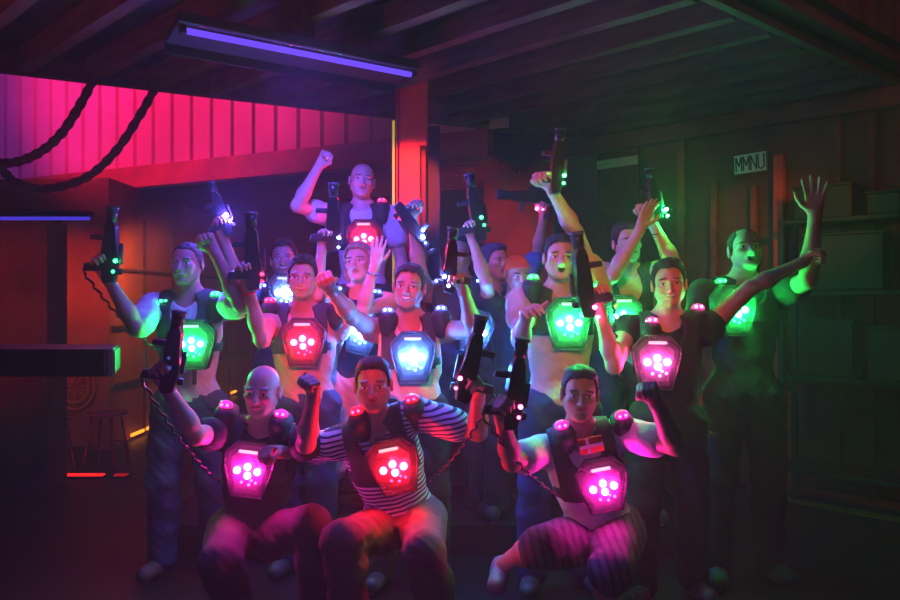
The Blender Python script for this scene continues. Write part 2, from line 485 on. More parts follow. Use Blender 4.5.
    for key in 'RL':
        arm(B, key, 0.); leg(B, key, 0.)
        el, wr, mode, d, n = arms[key]
        add_hand(B, wr + d * .02, d, n, 1 if key == 'R' else -1, s * .98, mode, S.get('spread' + key, 0.))
        kn, an = legs[key]; toe = unit(V((-.25 if key == 'R' else .25), -1, 0))
        B.cone(an + V(0, .02, -.045), an + toe * .15 * s + V(0, 0, -.055), .036 * s, .026 * s, k=.03)
    body = link('body', B.mesh('body', [('headco', hc, HA / hs)]), skin(S['tone'], S['mouth']), root)

    for key, bm_, bn in S.get('bands', ()):                                # watch or bracelets
        el, wr = arms[key][:2]; ax_ = unit(wr - el); p = wr - ax_ * .035
        a1 = unit(np.cross(ax_, V(0, 1, 0))); a2 = np.cross(ax_, a1)
        MB().tube([p + (a1 * math.cos(t / 16 * 6.2832) + a2 * math.sin(t / 16 * 6.2832)) * .034 * s for t in range(17)], .0065, 8, False).build(bn, bm_, root, True)
    # hair
    hk, hcol = S['hair']
    def hl(x, y, z): return hc + hs * (x * HA[0] + y * HA[1] + z * HA[2])
    if hk != 'bald':
        B = Blob(.005); t = {'short': .009, 'crop': .004, 'long': .014, 'quiff': .010, 'cap': .011, 'receding': .004}[hk]
        B.ell(hl(0, .018, .036), np.array((.074 + t, .094 + t, .080 + t)) * hs, HA, k=.01)
        if hk in ('quiff', 'short'): B.ell(hl(.008, -.036, .098 if hk == 'short' else .104), np.array((.054, .042, .024 if hk == 'short' else .030)) * hs, HA, k=.02)
        if hk in ('quiff', 'short'): B.ell(hl(0, .03, .09), np.array((.066, .075, .036)) * hs, HA, k=.02)
        if hk == 'long':
            B.ell(hl(0, .05, -.03), np.array((.085, .065, .12)) * hs, HA, k=.03)
            for q in (-1, 1): B.cone(hl(q * .075, .0, .04), hl(q * .085, .01, -.12), .022, .018, k=.02)
        if hk == 'cap': B.ell(hl(0, -.11, .062), np.array((.062, .055, .009)) * hs, HA, k=.01)
        if hk != 'cap': B.ell(hl(0, -.085, -.030), np.array((.060, .070, .100)) * hs, HA, k=.008, sub=True)      # face opening
        if hk == 'receding': B.ell(hl(0, -.07, .09), np.array((.05, .07, .05)) * hs, HA, k=.01, sub=True)
        A2 = HA[2]; c0 = hc - HA[2] * (.12 if hk == 'long' else .052) * hs + HA[1] * 0
        low = -.13 if hk == 'long' else -.045
        def cut(x, y, z): # below the ears and in front of them
            u = (x - hc[0]) * HA[0, 0] + (y - hc[1]) * HA[0, 1] + (z - hc[2]) * HA[0, 2]
            v = (x - hc[0]) * HA[1, 0] + (y - hc[1]) * HA[1, 1] + (z - hc[2]) * HA[1, 2]
            w = (x - hc[0]) * HA[2, 0] + (y - hc[1]) * HA[2, 1] + (z - hc[2]) * HA[2, 2]
            r = low - w
            if hk == 'cap': r = np.maximum(r, (np.minimum(.02 - .5 * v, .06) - w) * .7)
            else:
                side = np.where(v < .034, -.012, -.055) if hk != 'long' else -.13 + 0 * v
                t1 = np.maximum(-.012 - 3.0 * (v + .012), side); t2 = .079 - (np.abs(u) / .066) ** 4 * .030
                r = np.maximum(r, (np.minimum(t1, t2) - w) * .5)
            return r
        B.keep(cut)
        if hk != 'cap': B.rough(.0022, 110)
        if hk == 'cap': link('cap', B.mesh('cap'), pbr('cap_cloth_%d' % int(hcol[0] * 100), hcol, .9, bump=.3), root)
        else: link('hair', B.mesh('hair'), pbr('hair_%d_%d' % (int(hcol[0] * 100), int(hcol[1] * 100)), hcol, .75, var=.4, scale=120, bump=.6, bscale=200), root)

    # shirt
    waist = pel + U * .0
    if S['shirt']:
        B = Blob(.0065); g = .014
        torso(B, g, .05)
        hem = pel - U * S.get('hem', .07)
        B.keep(lambda x, y, z: -((x - hem[0]) * U[0] + (y - hem[1]) * U[1] + (z - hem[2]) * U[2]) * 1.0)
        for key in 'RL':
            if S['sleeve'] > 0: arm(B, key, .014 if S['sleeve'] < 1 else .010, S['sleeve'])
        ntop = neck + Fw * .055 + U * (-.0 - S['neckline'])
        B.cone(neck + U * .12, neck + U * .01, .070 * s, .064 * s, k=.01, sub=True)
        B.ell(neck + Fw * .055 - U * S['neckline'] * .5, (.062 * s, .075, .030 + S['neckline'] * .75), TA, k=.012, sub=True)
        if S['sleeve'] == 0:
            for q in (-1, 1): B.ell(neck + R * q * .215 * s - U * .10, (.055, .2, .15), TA, k=.02, sub=True)
        B.rough(.0030, 30); B.rough(.0012, 70)
        link('shirt', B.mesh('shirt', [('torsoco', neck, TA)]), S['shirt'], root)
        if S.get('emblem'):                                               # printed flag on the chest: red field, pale cross
            ec = at(*S['emblem'], neck[1] - .128 * s); M = frame(ec, R, -Fw, U)
            e = MB().box((0, 0, 0), (.105, .012, .072), M, .001).build('flag_print', pbr('print_red', (.75, .06, .02), .8), root)
            MB().box((-.014, -.007, 0), (.014, .003, .072), M).build('cross_upright', pbr('print_white', (.8, .8, .8), .8), e)
            MB().box((0, -.007, 0), (.105, .003, .014), M).build('cross_bar', pbr('print_white', (.8, .8, .8), .8), e)
    # trousers
    B = Blob(.0075); frac = S['leg_to']
    B.ell(pel + U * .0, np.array((.172, .130, .135)) * s, TA, k=.05)
    wb = pel + U * .09
    B.keep(lambda x, y, z: ((x - wb[0]) * U[0] + (y - wb[1]) * U[1] + (z - wb[2]) * U[2]))
    for key in 'RL': leg(B, key, .027 if frac == 1 else .034, frac)
    B.rough(.0052, 21); B.rough(.0025, 55)
    if 'pelvis' not in S:
        zf = S['ground'] + .03; B.keep(lambda x, y, z: zf - z + 0 * x)
    tr = link('trousers' if frac == 1 else 'shorts', B.mesh('trousers', [('torsoco', neck, TA)]), S['trousers'], root)
    # shoes
    for key in 'RL':
        kn, an = legs[key]; toe = unit(V((-.25 if key == 'R' else .25), -1, 0)); B = Blob(.007)
        gz = max(an[2] - .085, S['ground'])
        B.cone(V(an[0], an[1] + .02, gz + .052), V(an[0], an[1], gz + .052) + toe * .15 * s, .050 * s, .043 * s, k=.02)
        B.cone(an + V(0, .012, -.02), an + V(0, .01, .0), .048, .046, k=.03)
        B.keep(lambda x, y, z: gz + .004 - z + 0 * x)
        link('shoe', B.mesh('shoe'), pbr('shoe_%d' % int(100 * S['shoes'][0]), S['shoes'], .5), root)
    info = dict(neck=neck, pel=pel, U=U, R=R, Fw=Fw, TA=TA, sh=sh, arms=arms, root=root, s=s, hc=hc)
    if S['vest']: vest(S, info, torso, arm)
    return info

LED_COL = {'green': (.01, 1., .13), 'red': (1., .006, .025), 'cyan': (.045, .20, 1.), 'magenta': (1., .012, .40), 'pink': (1., .06, .40), 'white': (.10, .20, 1.), 'violet': (.13, .07, 1.)}

def vest(S, I, torso, arm):
    neck, U, R, Fw, TA, s = I['neck'], I['U'], I['R'], I['Fw'], I['TA'], I['s']
    ux, uy = S['unit']; colour = S['led']; c = LED_COL[colour]
    # the chest plate's middle: sighted at ux, uy, just in front of the chest
    mid = neck - U * .30
    depth = mid[1] - .155 - S.get('out', 0.)
    uc = at(ux, uy, depth); ulow = (uc - neck) @ U
    B = Blob(.0065); torso(B, .030, .05)
    B.cone(neck + U * .13, neck - U * .0, .088 * s, .088 * s, k=.01, sub=True)
    vdepth = max(.08, min(.32, -(ulow + .12)))
    B.ell(neck + Fw * .12 - U * (vdepth * .5), (S.get('vo', .074) * s, .16, vdepth * .5 + .035), TA, k=.012, sub=True)
    for q in (-1, 1): B.ell(neck + R * q * .245 * s - U * .14, (.085, .30, .20), TA, k=.02, sub=True)
    lo = neck + U * (ulow - .06)
    B.keep(lambda x, y, z: -((x - lo[0]) * U[0] + (y - lo[1]) * U[1] + (z - lo[2]) * U[2]))
    def straps(x, y, z):
        u = np.abs((x - neck[0]) * R[0] + (y - neck[1]) * R[1] + (z - neck[2]) * R[2]); w = (x - neck[0]) * U[0] + (y - neck[1]) * U[1] + (z - neck[2]) * U[2]
        return np.minimum(u - S.get('vw', .142) * s, np.abs(w - ulow + .02) - .022)
    B.keep(straps)
    vm = pbr('vest_black', (.03, .03, .034), .7, bump=.35, bscale=150)
    vs = link('harness_vest', B.mesh('harness_vest'), vm, I['root'])
    pls = pbr('black_plastic', (.014, .014, .016), .32, var=.1)
    # shoulder pads with their lamps
    for q in (-1, 1):
        p = neck + R * q * .125 * s - U * .002 + Fw * .045
        if S.get('shl'): p = at(S['shl'][0 if q < 0 else 1][0], S['shl'][0 if q < 0 else 1][1] + 6, neck[1] - .07)
        M = frame(p, R, -Fw, U)
        b = Blob(.006); b.ell(p - U * .035 + V(0, .03, 0), (.052, .085, .045), TA, k=.01); b.ell(p - U * .08 + V(0, .0, 0), (.045, .045, .07), TA, k=.03)
        link('shoulder_pad', b.mesh('shoulder_pad'), vm, vs)
        MB().ball((0, 0, .004), .033, M, 18, (1, .9, .72)).build('shoulder_lamp_dome', lit_plastic('dome_' + colour, c, 1.0), vs, True)
        for w in (-1, 1): MB().ball((w * .013, -.026, .012), .0065, M, 8).build('shoulder_led', glow('led_small_' + colour, c, 60), vs, True)
    # chest plate
    ay = math.radians(S.get('uyaw', S['tyaw'])); ar = math.radians(S.get('uroll', 0))
    Xa = V(math.cos(ay), math.sin(ay), 0); Za = unit(U * .85 + V(0, 0, .15)); Za = unit(Za * math.cos(ar) + Xa * math.sin(ar)); Xa = unit(Xa - (Xa @ Za) * Za); Ya = np.cross(Za, Xa)
    M = frame(uc, Xa, Ya, Za); k = S.get('us', 1.0)
    outl = [(x * k, z * k) for x, z in ((-.058, .132), (.058, .132), (.114, .074), (.110, .015), (.072, -.128), (-.072, -.128), (-.110, .015), (-.114, .074))]
    MB().prism([(x * 1.02, z * 1.02) for x, z in outl], .07, .012, M, 1.0, .006).build('chest_plate', pls, vs)
    MB().prism([(x * .88, z * .88) for x, z in outl], .012, -.004, M, .8, 0).build('reflector', pbr('reflector_grey', (.07, .07, .075), .3, var=.3, scale=60, bump=.5, bscale=90), vs)
    MB().prism([(x * .99, z * .99) for x, z in outl], .012, -.062, M, .66, .006).build('clear_cover', clear('clear_plastic'), vs)
    mb = MB()
    for i in range(len(outl)):
        a, b2 = outl[i], outl[(i + 1) % len(outl)]
        mb.tube([M @ Vector((a[0] * 1.0, .008, a[1] * 1.0)), M @ Vector((b2[0] * 1.0, .008, b2[1] * 1.0))], .0045, 6)
    mb.build('cover_rim', pbr('grey_rim', (.10, .10, .11), .25), vs, True)
    MB().box((0, -.030, .100 * k), (.085 * k, .012, .014), M, .004).build('status_light_bar', lit_plastic('bar_' + colour, tuple(.55 + .45 * x for x in c), 1.6), vs)
    E = {'green': 620, 'red': 460, 'cyan': 850, 'magenta': 420, 'pink': 280, 'white': 800}[colour] * S.get('power', 1.)
    big = glow('led_%s_%d' % (colour, int(E)), c, E)
    for x, z in ((-.046, .0), (0, .021), (.046, .002), (.003, -.020)):
        MB().ball((x * k, -.016, (z + .004) * k), .0165, M, 12).build('large_led', big, vs, True)
    for x, z in ((-.022, -.043), (.012, -.052), (.042, -.040), (.022, -.030)):
        MB().ball((x * k, -.012, (z - .008) * k), .0062, M, 8).build('small_led', glow('led_small_' + colour, c, 60), vs, True)
    MB().box((0, .045, -.17 * k), (.022, .012, .09), M, .003).build('lower_strap', vm, vs)
    I['uc'] = uc

def phaser(grip, tip_dir, label, led, face=(0, -1, 0), leds=((.10, .03), (.16, .03)), cord=None, flip=1, s=1.0, ledp=1.0, group='handheld phasers', lit=True, off=(0, 0, 0)):
    """a bulky two-part phaser: body, barrel with muzzle ring, pistol grip, fore handle, sight, lamps and a cord"""
    g = np.array(grip, float) + np.array(off, float)
    X = unit(tip_dir); Yv = unit(np.array(face, float)); Yv = unit(Yv - (Yv @ X) * X); Z = np.cross(X, Yv) * flip
    root = empty('phaser', g, label, 'toy gun', group)
    # local: x along the barrel, y towards the viewer side, z to the top rail
    M = frame(g, X * s, Yv * s, Z * s)
    pls = pbr('phaser_black', (.016, .016, .019), .30, var=.2, bump=.15, bscale=60)
    dk = pbr('phaser_grey', (.05, .05, .06), .4)
    prof = [(-.13, .035), (-.115, .095), (.02, .11), (.07, .095), (.20, .092), (.235, .075), (.235, .035), (.19, .022), (.06, .018), (-.03, .022), (-.10, .022)]
    MB().prism(prof, -.030, .030, M, .96, .006).build('phaser_body', pls, root)
    MB().tube([M @ Vector(p) for p in ((.225, 0, .058), (.30, 0, .058))], [.030 * s, .034 * s], 16).build('barrel', pls, root, True)
    MB().tube([M @ Vector(p) for p in ((.295, 0, .058), (.312, 0, .058))], .037 * s, 16).build('muzzle_ring', dk, root, True)
    MB().prism([(-.055, .03), (.0, .03), (-.012, -.075), (-.06, -.085)], -.016, .016, M, .94, .005).build('pistol_grip', dk, root)
    MB().prism([(.12, .03), (.155, .03), (.150, -.05), (.12, -.05)], -.014, .014, M, .94, .005).build('fore_handle', dk, root)
    MB().box((.05, 0, .118), (.12, .022, .022), M, .005).build('sight_rail', dk, root)
    MB().box((-.05, .0, .118), (.035, .03, .03), M, .006).build('display_box', pls, root)
    if lit:
        c = LED_COL[led]
        for i, (x, z) in enumerate(leds):
            MB().ball((x, .033, z + .03), (.0105 if i == 0 else .008), M, 10).build('signal_lamp', glow('phaser_led_%s_%d' % (led, int((40 if i == 0 else 22) * ledp)), c, (40 if i == 0 else 22) * ledp), root, True)
    if cord is not None:
        a = np.array((M @ Vector((-.06, 0, -.08)))[:]); b = np.array(cord); pts = []
        for i in range(40):
            t = i / 39; p = a * (1 - t) + b * t + V(0, 0, -.05) * 4 * t * (1 - t)
            w = t * 75; pts.append(p + .008 * (V(math.cos(w), math.sin(w), 0)))
        MB().tube(pts, .0065, 6).build('coiled_cord', pls, root, True)
    return root
# ------------------------------------------------------------------ the place
CZ = 3.15                                       # underside level of the deck overhead
def wx(x, y): return V(x, y, 0)
floor_m = pbr('floor_dark', (.010, .008, .009), .42, var=.5, scale=3, bump=.12, bscale=30)
wood = pbr('joist_wood', (.085, .05, .035), .75, var=.45, scale=4, bump=.5, bscale=30, stretch=(1, 1, 6))
deck = pbr('deck_dark', (.03, .022, .02), .85, var=.4, scale=5)
red_steel = pbr('red_painted_steel', (.30, .022, .018), .55, var=.3, scale=3, bump=.2, bscale=40)
dim_red = pbr('dull_red_steel', (.16, .018, .014), .6, var=.35, scale=4, bump=.2, bscale=40)
orange_steel = pbr('orange_painted_steel', (.62, .07, .018), .5, var=.12, scale=5)
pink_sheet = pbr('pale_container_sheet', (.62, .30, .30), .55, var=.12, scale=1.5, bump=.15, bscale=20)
black_m = pbr('matt_black', (.010, .010, .012), .75)
board = pbr('orange_board', (.26, .085, .03), .8, var=.3, scale=2, bump=.3, bscale=20)

def slab(name, poly, z0, z1, mat, kind='structure'):
    bm = bmesh.new()
    a = [bm.verts.new((x, y, z0)) for x, y in poly]; b = [bm.verts.new((x, y, z1)) for x, y in poly]; n = len(poly)
    bm.faces.new(a[::-1]); bm.faces.new(b)
    for i in range(n): bm.faces.new((a[i], a[(i + 1) % n], b[(i + 1) % n], b[i]))
    bmesh.ops.recalc_face_normals(bm, faces=bm.faces)
    me = bpy.data.meshes.new(name); bm.to_mesh(me); bm.free()
    return tag(link(name, me, mat), kind=kind)

slab('floor', [(-9, -2), (8, -2), (8, 14), (-9, 14)], -.2, 0, floor_m)
A_, B_, C_, D_ = V(-6.2, 3.09), V(1.29, 6.58), V(3.13, 4.95), V(1.25, 3.50)
ceil = slab('ceiling', [tuple(A_), tuple(B_), tuple(C_), tuple(D_), (-2.6, .53), (-6.2, .0)], CZ, CZ + .14, deck)
# joists run from the far right back to the near left
jd = unit(B_ - C_); jn = V(-jd[1], jd[0])
if jn[1] > 0: jn = -jn                          # towards the photographer
poly = [A_, B_, C_, D_, V(-2.6, .53), V(-6.2, .0)]
def clip_line(p, d, poly):
    ts = []
    n = len(poly)
    for i in range(n):
        a, b = poly[i], poly[(i + 1) % n]; e = b - a; den = d[0] * e[1] - d[1] * e[0]
        if abs(den) < 1e-9: continue
        w = a - p; t = (w[0] * e[1] - w[1] * e[0]) / den; u = (w[0] * d[1] - w[1] * d[0]) / den
        if 0 <= u <= 1: ts.append(t)
    return (min(ts), max(ts)) if len(ts) >= 2 else None
off = .12
while off < 6.2:
    r = clip_line(C_ + jn * off, jd, poly)
    if r and r[1] - r[0] > .3:
        a = C_ + jn * off + jd * (r[0] + .03); b = C_ + jn * off + jd * (r[1] - .03)
        L = np.linalg.norm(b - a); m = (a + b) / 2
        M = frame((m[0], m[1], CZ - .075), V(*jd, 0), V(*np.array([-jd[1], jd[0]]), 0), V(0, 0, 1))
        MB().box((0, 0, 0), (L, .075, .15), M, .004).build('joist', wood, ceil)
    off += .37
for q0, q1 in ((A_, B_), (C_, D_)):                       # straight fascia board along the far left edge
    dq = unit(q1 - q0); mq = (q0 + q1) / 2
    Mq = frame((mq[0], mq[1], CZ - .075), V(*dq, 0), V(-dq[1], dq[0], 0), V(0, 0, 1))
    MB().box((0, .022, .07), (np.linalg.norm(q1 - q0), .05, .29), Mq, .003).build('fascia_board', wood, ceil)
# steel edge beam on the right of the deck, with ribbed red sheeting rising past it
def ibeam(name, a, b, z, h, w, mat, kind='structure'):
    a = V(*a); b = V(*b); d = unit(b - a); L = np.linalg.norm(b - a); m = (a + b) / 2
    M = frame((m[0], m[1], z), V(*d, 0), V(-d[1], d[0], 0), V(0, 0, 1))
    mb = MB().box((0, 0, h / 2 - .008), (L, w, .016), M).box((0, 0, -h / 2 + .008), (L, w, .016), M).box((0, 0, 0), (L, .012, h), M)
    return tag(mb.build(name, mat), kind=kind)
e = unit(C_ - D_); o = V(e[1], -e[0]) * .08
ibeam('trim_1', D_ - e * 2.5 + o, C_ + e * 1.6 + o, CZ - .0, .15, .14, dim_red)
def ribbed(name, a, b, z0, z1, pitch, depth, mat, kind=None, parent=None, out=1, groove=(.34, .5, .84)):
    """trapezoid-ribbed sheet metal from a to b"""
    a = V(*a); b = V(*b); d = unit(b - a); n = V(-d[1], d[0]) * out; L = np.linalg.norm(b - a); bm = bmesh.new(); prev = None; x = 0.; t = .012
    pts = []
    while x < L:
        for f, q in ((0, 0), (groove[0], 0), (groove[1], 1), (groove[2], 1)): pts.append((x + f * pitch, q * depth))
        x += pitch
    cols = []
    for u, q in pts:
        p = a + d * u + n * q; r = p - n * t
        cols.append([bm.verts.new((p[0], p[1], z0)), bm.verts.new((p[0], p[1], z1)), bm.verts.new((r[0], r[1], z0)), bm.verts.new((r[0], r[1], z1))])
    for c0, c1 in zip(cols, cols[1:]):
        bm.faces.new((c0[0], c1[0], c1[1], c0[1])); bm.faces.new((c0[2], c0[3], c1[3], c1[2])); bm.faces.new((c0[1], c1[1], c1[3], c0[3])); bm.faces.new((c0[0], c0[2], c1[2], c1[0]))
    bmesh.ops.recalc_face_normals(bm, faces=bm.faces)
    me = bpy.data.meshes.new(name); bm.to_mesh(me); bm.free()
    ob = link(name, me, mat, parent)
    if kind: tag(ob, kind=kind)
    return ob
o2 = V(e[1], -e[0]) * -.10
ribbed('wall_upper_right', D_ - e * 1.6 + o2, C_ + e * 2.2 + o2, CZ + .16, CZ + 3.2, .28, .05, dim_red, 'structure', out=1)

# right wall: painted container side with ribs
w0 = C_ + jd * 3.75; w1 = C_ - jd * 3.2           # left end near the column, right end past the frame
nr = V(-jd[1], jd[0]);  nr = nr if nr[1] < 0 else -nr
mw = (w0 + w1) / 2; Lw = np.linalg.norm(w0 - w1)
Mr = frame((mw[0] - nr[0] * .06, mw[1] - nr[1] * .06, 1.57), V(*-jd, 0), V(*-nr, 0), V(0, 0, 1))     # x runs to the right of the picture
wr = MB().box((0, .05, 0), (Lw, .1, 3.13), Mr).build('wall_right', dim_red); tag(wr, kind='structure')
def on_right(px, z, out=0.):
    """the point of the right wall that is sighted at column px"""
    r = (px - 450) / FPX; a = C_ ; dd = -jd
    # x = r*y ; C + t*dd
    t = (r * a[1] - a[0]) / (dd[0] - r * dd[1]); p = a + dd * t + nr * out
    return V(p[0], p[1], z)
def wall_strip(name, pxa, pxb, z0, z1, mat, out=.02, depth=.04):
    a = on_right(pxa, z0); b = on_right(pxb, z0); w = np.linalg.norm(a - b); m = (a + b) / 2
    M = frame((m[0] + nr[0] * out * .5, m[1] + nr[1] * out * .5, (z0 + z1) / 2), V(*-jd, 0), V(*-nr, 0), V(0, 0, 1))
    return MB().box((0, 0, 0), (w, depth, z1 - z0), M, .004).build(name, mat)
for k, (a, b, z0, z1) in enumerate(((586, 600, .05, 2.85), (634, 640, .05, 2.85), (679, 686, .05, 2.85), (712, 718, .05, 2.5), (752, 758, .05, 2.40), (835, 842, .05, 2.85), (868, 876, .05, 2.85), (545, 556, .05, 2.85))):
    wall_strip('trim_%d' % (k + 2), a, b, z0, z1, dim_red if k not in (2, 3, 4) else pbr('worn_orange_rib', (.34, .035, .012), .6, var=.5, scale=6), .03, .05)['kind'] = 'structure'
post = wall_strip('orange_post', 776, 786, .03, 2.62, orange_steel, .07, .07)
tag(post, 'narrow orange upright post right of the white MMNU sign', 'post')
tag(wall_strip('trim_11', 440, 960, 2.86, 2.99, dim_red, .06, .10), kind='structure')
tag(wall_strip('trim_12', 600, 640, 2.70, 2.78, pbr('pink_lit_strip', (.6, .3, .3), .5), .08, .04), kind='structure')  # paler colour carries the pink light on the top rail
tag(wall_strip('baseboard_right', 791, 960, .03, .075, orange_steel, .05, .05), kind='structure')
tag(wall_strip('trim_13', 789, 793, .05, .80, orange_steel, .05, .04), kind='structure')
# painted green line on the floor along that wall
p0 = on_right(786, 0, .18); p1 = on_right(970, 0, .18); m = (p0 + p1) / 2
MB().box((0, 0, 0), (np.linalg.norm(p0 - p1), .11, .006), frame((m[0], m[1], .004), V(*-jd, 0), V(*-nr, 0), V(0, 0, 1))).build('trim_14', pbr('green_floor_paint', (.16, .30, .03), .5))['kind'] = 'structure'
# dark rack of shelves behind the tall man at the right
pr = on_right(872, 0, .30)
rk = empty('storage_rack', (pr[0], pr[1], 0), 'dark open storage rack standing against the right wall behind raised arm', 'rack')
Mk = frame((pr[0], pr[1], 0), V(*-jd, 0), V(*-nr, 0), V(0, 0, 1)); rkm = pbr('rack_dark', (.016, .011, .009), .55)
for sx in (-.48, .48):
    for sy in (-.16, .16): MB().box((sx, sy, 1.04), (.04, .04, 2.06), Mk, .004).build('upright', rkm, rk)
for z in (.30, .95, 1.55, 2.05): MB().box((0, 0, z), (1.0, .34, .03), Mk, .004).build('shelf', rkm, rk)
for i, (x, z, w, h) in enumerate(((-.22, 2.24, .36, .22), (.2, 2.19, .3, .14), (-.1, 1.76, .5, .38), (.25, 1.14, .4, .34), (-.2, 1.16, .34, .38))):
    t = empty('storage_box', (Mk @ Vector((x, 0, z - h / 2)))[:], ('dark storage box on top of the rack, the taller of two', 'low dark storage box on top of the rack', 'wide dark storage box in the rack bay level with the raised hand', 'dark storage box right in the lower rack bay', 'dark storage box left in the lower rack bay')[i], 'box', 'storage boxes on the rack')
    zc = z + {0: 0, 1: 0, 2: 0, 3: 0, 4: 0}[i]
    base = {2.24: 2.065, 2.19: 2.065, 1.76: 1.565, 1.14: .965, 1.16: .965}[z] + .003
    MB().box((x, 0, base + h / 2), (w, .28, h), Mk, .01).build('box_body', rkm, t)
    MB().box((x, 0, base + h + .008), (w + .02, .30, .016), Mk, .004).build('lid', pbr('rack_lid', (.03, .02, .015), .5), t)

# sign with the letters MMNU
sp = on_right(754.5, 0, .10); zs = EYE + (300 - 163) / FPX * sp[1]
sgn = empty('sign', (sp[0], sp[1], zs - .08), 'small white rectangular sign reading MMNU beside the orange post', 'sign')
tilt = math.radians(0)
Xs = V(*-jd, 0)
Ms = frame((sp[0], sp[1], zs), Xs, V(*-nr, 0), V(0, 0, 1)) @ Matrix.Rotation(math.radians(-2), 4, 'Y')
wS = np.linalg.norm(on_right(738, 0) - on_right(771, 0)); hS = 20 / FPX * sp[1]
MB().box((0, 0, 0), (wS, .012, hS), Ms, .002).build('sign_plate', pbr('sign_white', (.68, .74, .66), .6, var=.08), sgn)
ink = pbr('sign_ink', (.015, .015, .015), .7)
def stroke(mb, x0, z0, x1, z1, w=.016):
    L = math.hypot(x1 - x0, z1 - z0); an = math.atan2(z1 - z0, x1 - x0)
    mb.box((0, 0, 0), (L + w * .6, .006, w), Ms @ Matrix.Translation(((x0 + x1) / 2, -.009, (z0 + z1) / 2)) @ Matrix.Rotation(-an, 4, 'Y'))
lw = wS * .17; hh = hS * .35
for i, ch in enumerate('MMNU'):
    cx = -wS * .335 + i * wS * .2233; a = lw / 2; mb = MB()
    if ch == 'M': segs = [(-a, -hh, -a, hh), (-a, hh, 0, -hh * .3), (0, -hh * .3, a, hh), (a, hh, a, -hh)]
    elif ch == 'N': segs = [(-a, -hh, -a, hh), (-a, hh, a, -hh), (a, -hh, a, hh)]
    else: segs = [(-a, hh, -a, -hh * .7), (-a, -hh * .7, -a * .4, -hh), (-a * .4, -hh, a * .4, -hh), (a * .4, -hh, a, -hh * .7), (a, -hh * .7, a, hh)]
    for q in segs: stroke(mb, cx + q[0], q[1], cx + q[2], q[3], wS * .032)
    mb.build('letter', ink, sgn)
mb = MB()
for s_ in (-1, 1):
    mb.box((0, -.008, s_ * hS * .485), (wS, .005, hS * .03), Ms); mb.box((s_ * wS * .49, -.008, 0), (wS * .02, .005, hS), Ms)
mb.build('sign_border', ink, sgn)

# raised shipping container behind, left: ribbed side over a red bottom rail
P0 = V(-6.61, 9.30); P1 = V(.36, 6.17); ce = unit(P1 - P0); cn = V(ce[1], -ce[0]); cn = cn if cn[1] < 0 else -cn
ctn = empty('shipping_container', (-3.1, 8.0, 2.9), 'raised pink-lit corrugated shipping container beyond the edge of the deck', 'container')
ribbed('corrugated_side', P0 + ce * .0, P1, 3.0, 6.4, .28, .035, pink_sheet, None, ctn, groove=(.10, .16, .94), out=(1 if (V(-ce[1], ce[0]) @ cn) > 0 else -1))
m = (P0 + P1) / 2; L = np.linalg.norm(P1 - P0)
Mc = frame((m[0], m[1], 0), V(*ce, 0), V(*-cn, 0), V(0, 0, 1))
MB().box((0, .0, 2.88), (L, .14, .24), Mc, .01).build('bottom_rail', pbr('rail_paint', (.40, .045, .04), .55, var=.3, scale=3), ctn)
MB().box((0, .85, 2.84), (L, 1.5, .05), Mc).build('underside', deck, ctn)
for i in range(12):
    MB().box((0, .25 + i * .12, 2.785), (L - .1, .045, .05), Mc).build('floor_slat', dim_red, ctn)
MB().box((0, 1.62, 4.18), (L, .05, 2.7), Mc).build('far_side', dim_red, ctn)

# steel column with its yellow strip
def col_at(pxa, pxb, d, z0, z1, name, mat, parent, depth=.16):
    a = at(pxa, 300, d); b = at(pxb, 300, d)
    return MB().box(((a[0] + b[0]) / 2, d + depth / 2, (z0 + z1) / 2), (b[0] - a[0], depth, z1 - z0), None, .004).build(name, mat, parent)
colm = empty('steel_column', (at(411, 300, 5.02)[0], 5.1, 0), 'bright red steel column rising behind the group to the deck', 'column')
col_at(397, 420, 5.02, .0, 3.14, 'column_face', orange_steel if False else pbr('column_red', (.80, .05, .025), .5, var=.08), colm, .05)
col_at(396, 400, 5.02, .0, 3.14, 'flange', pbr('column_red', (.80, .05, .025), .5), colm, .18)
col_at(420, 427, 4.98, 2.60, 3.14, 'top_bracket', pbr('column_red', (.80, .05, .025), .5), colm, .2)
col_at(421, 426, 5.06, .0, 2.80, 'side_channel', dim_red, colm, .16)
col_at(428, 440, 5.22, .0, 2.80, 'cable_duct', pbr('duct_purple_grey', (.05, .03, .05), .6), colm, .10)
y0 = at(393.5, 300, 5.0)
ys = MB().tube([(y0[0], 5.0, .004), (y0[0], 5.0, 2.78)], .0095, 10).build('fluorescent_strip', lit_plastic('yellow_glow', (.75, .60, .03), .55), None, True)  # fluorescent painted edge, its glow put in as emission
tag(ys, 'thin yellow-green glowing strip running up the left edge of red column', 'light strip')

# tube fitting under the joists
fa = at(186, 33, 3.42); fb = at(409, 75, 4.08); fd = unit(fb - fa); fd[2] = 0; fd = unit(fd); zf = (fa[2] + fb[2]) / 2; L = np.linalg.norm((fb - fa)[:2]); m = (fa + fb) / 2
fx = empty('tube_light', (m[0], m[1], zf), 'violet-blue tube light in a long black housing under the joists', 'light')
Mf = frame((m[0], m[1], zf), fd, V(-fd[1], fd[0], 0), V(0, 0, 1))
MB().box((0, .10, .045), (L + .10, .36, .05), Mf, .006).build('housing', black_m, fx)
MB().box((0, .27, .0), (L + .10, .012, .06), Mf).build('side_plate', black_m, fx)
MB().tube([Mf @ Vector((-L / 2, -.02, .0)), Mf @ Vector((L / 2, -.02, .0))], .016, 12).build('violet_tube', glow('violet_tube', (.16, .07, 1.), 1.1), fx, True)
for q in (-1, 1): MB().box((q * (L / 2 + .02), -.02, .005), (.03, .05, .05), Mf, .004).build('end_socket', black_m, fx)
MB().box((0, .02, .155), (.08, .08, .17), Mf).build('hanger', black_m, fx)
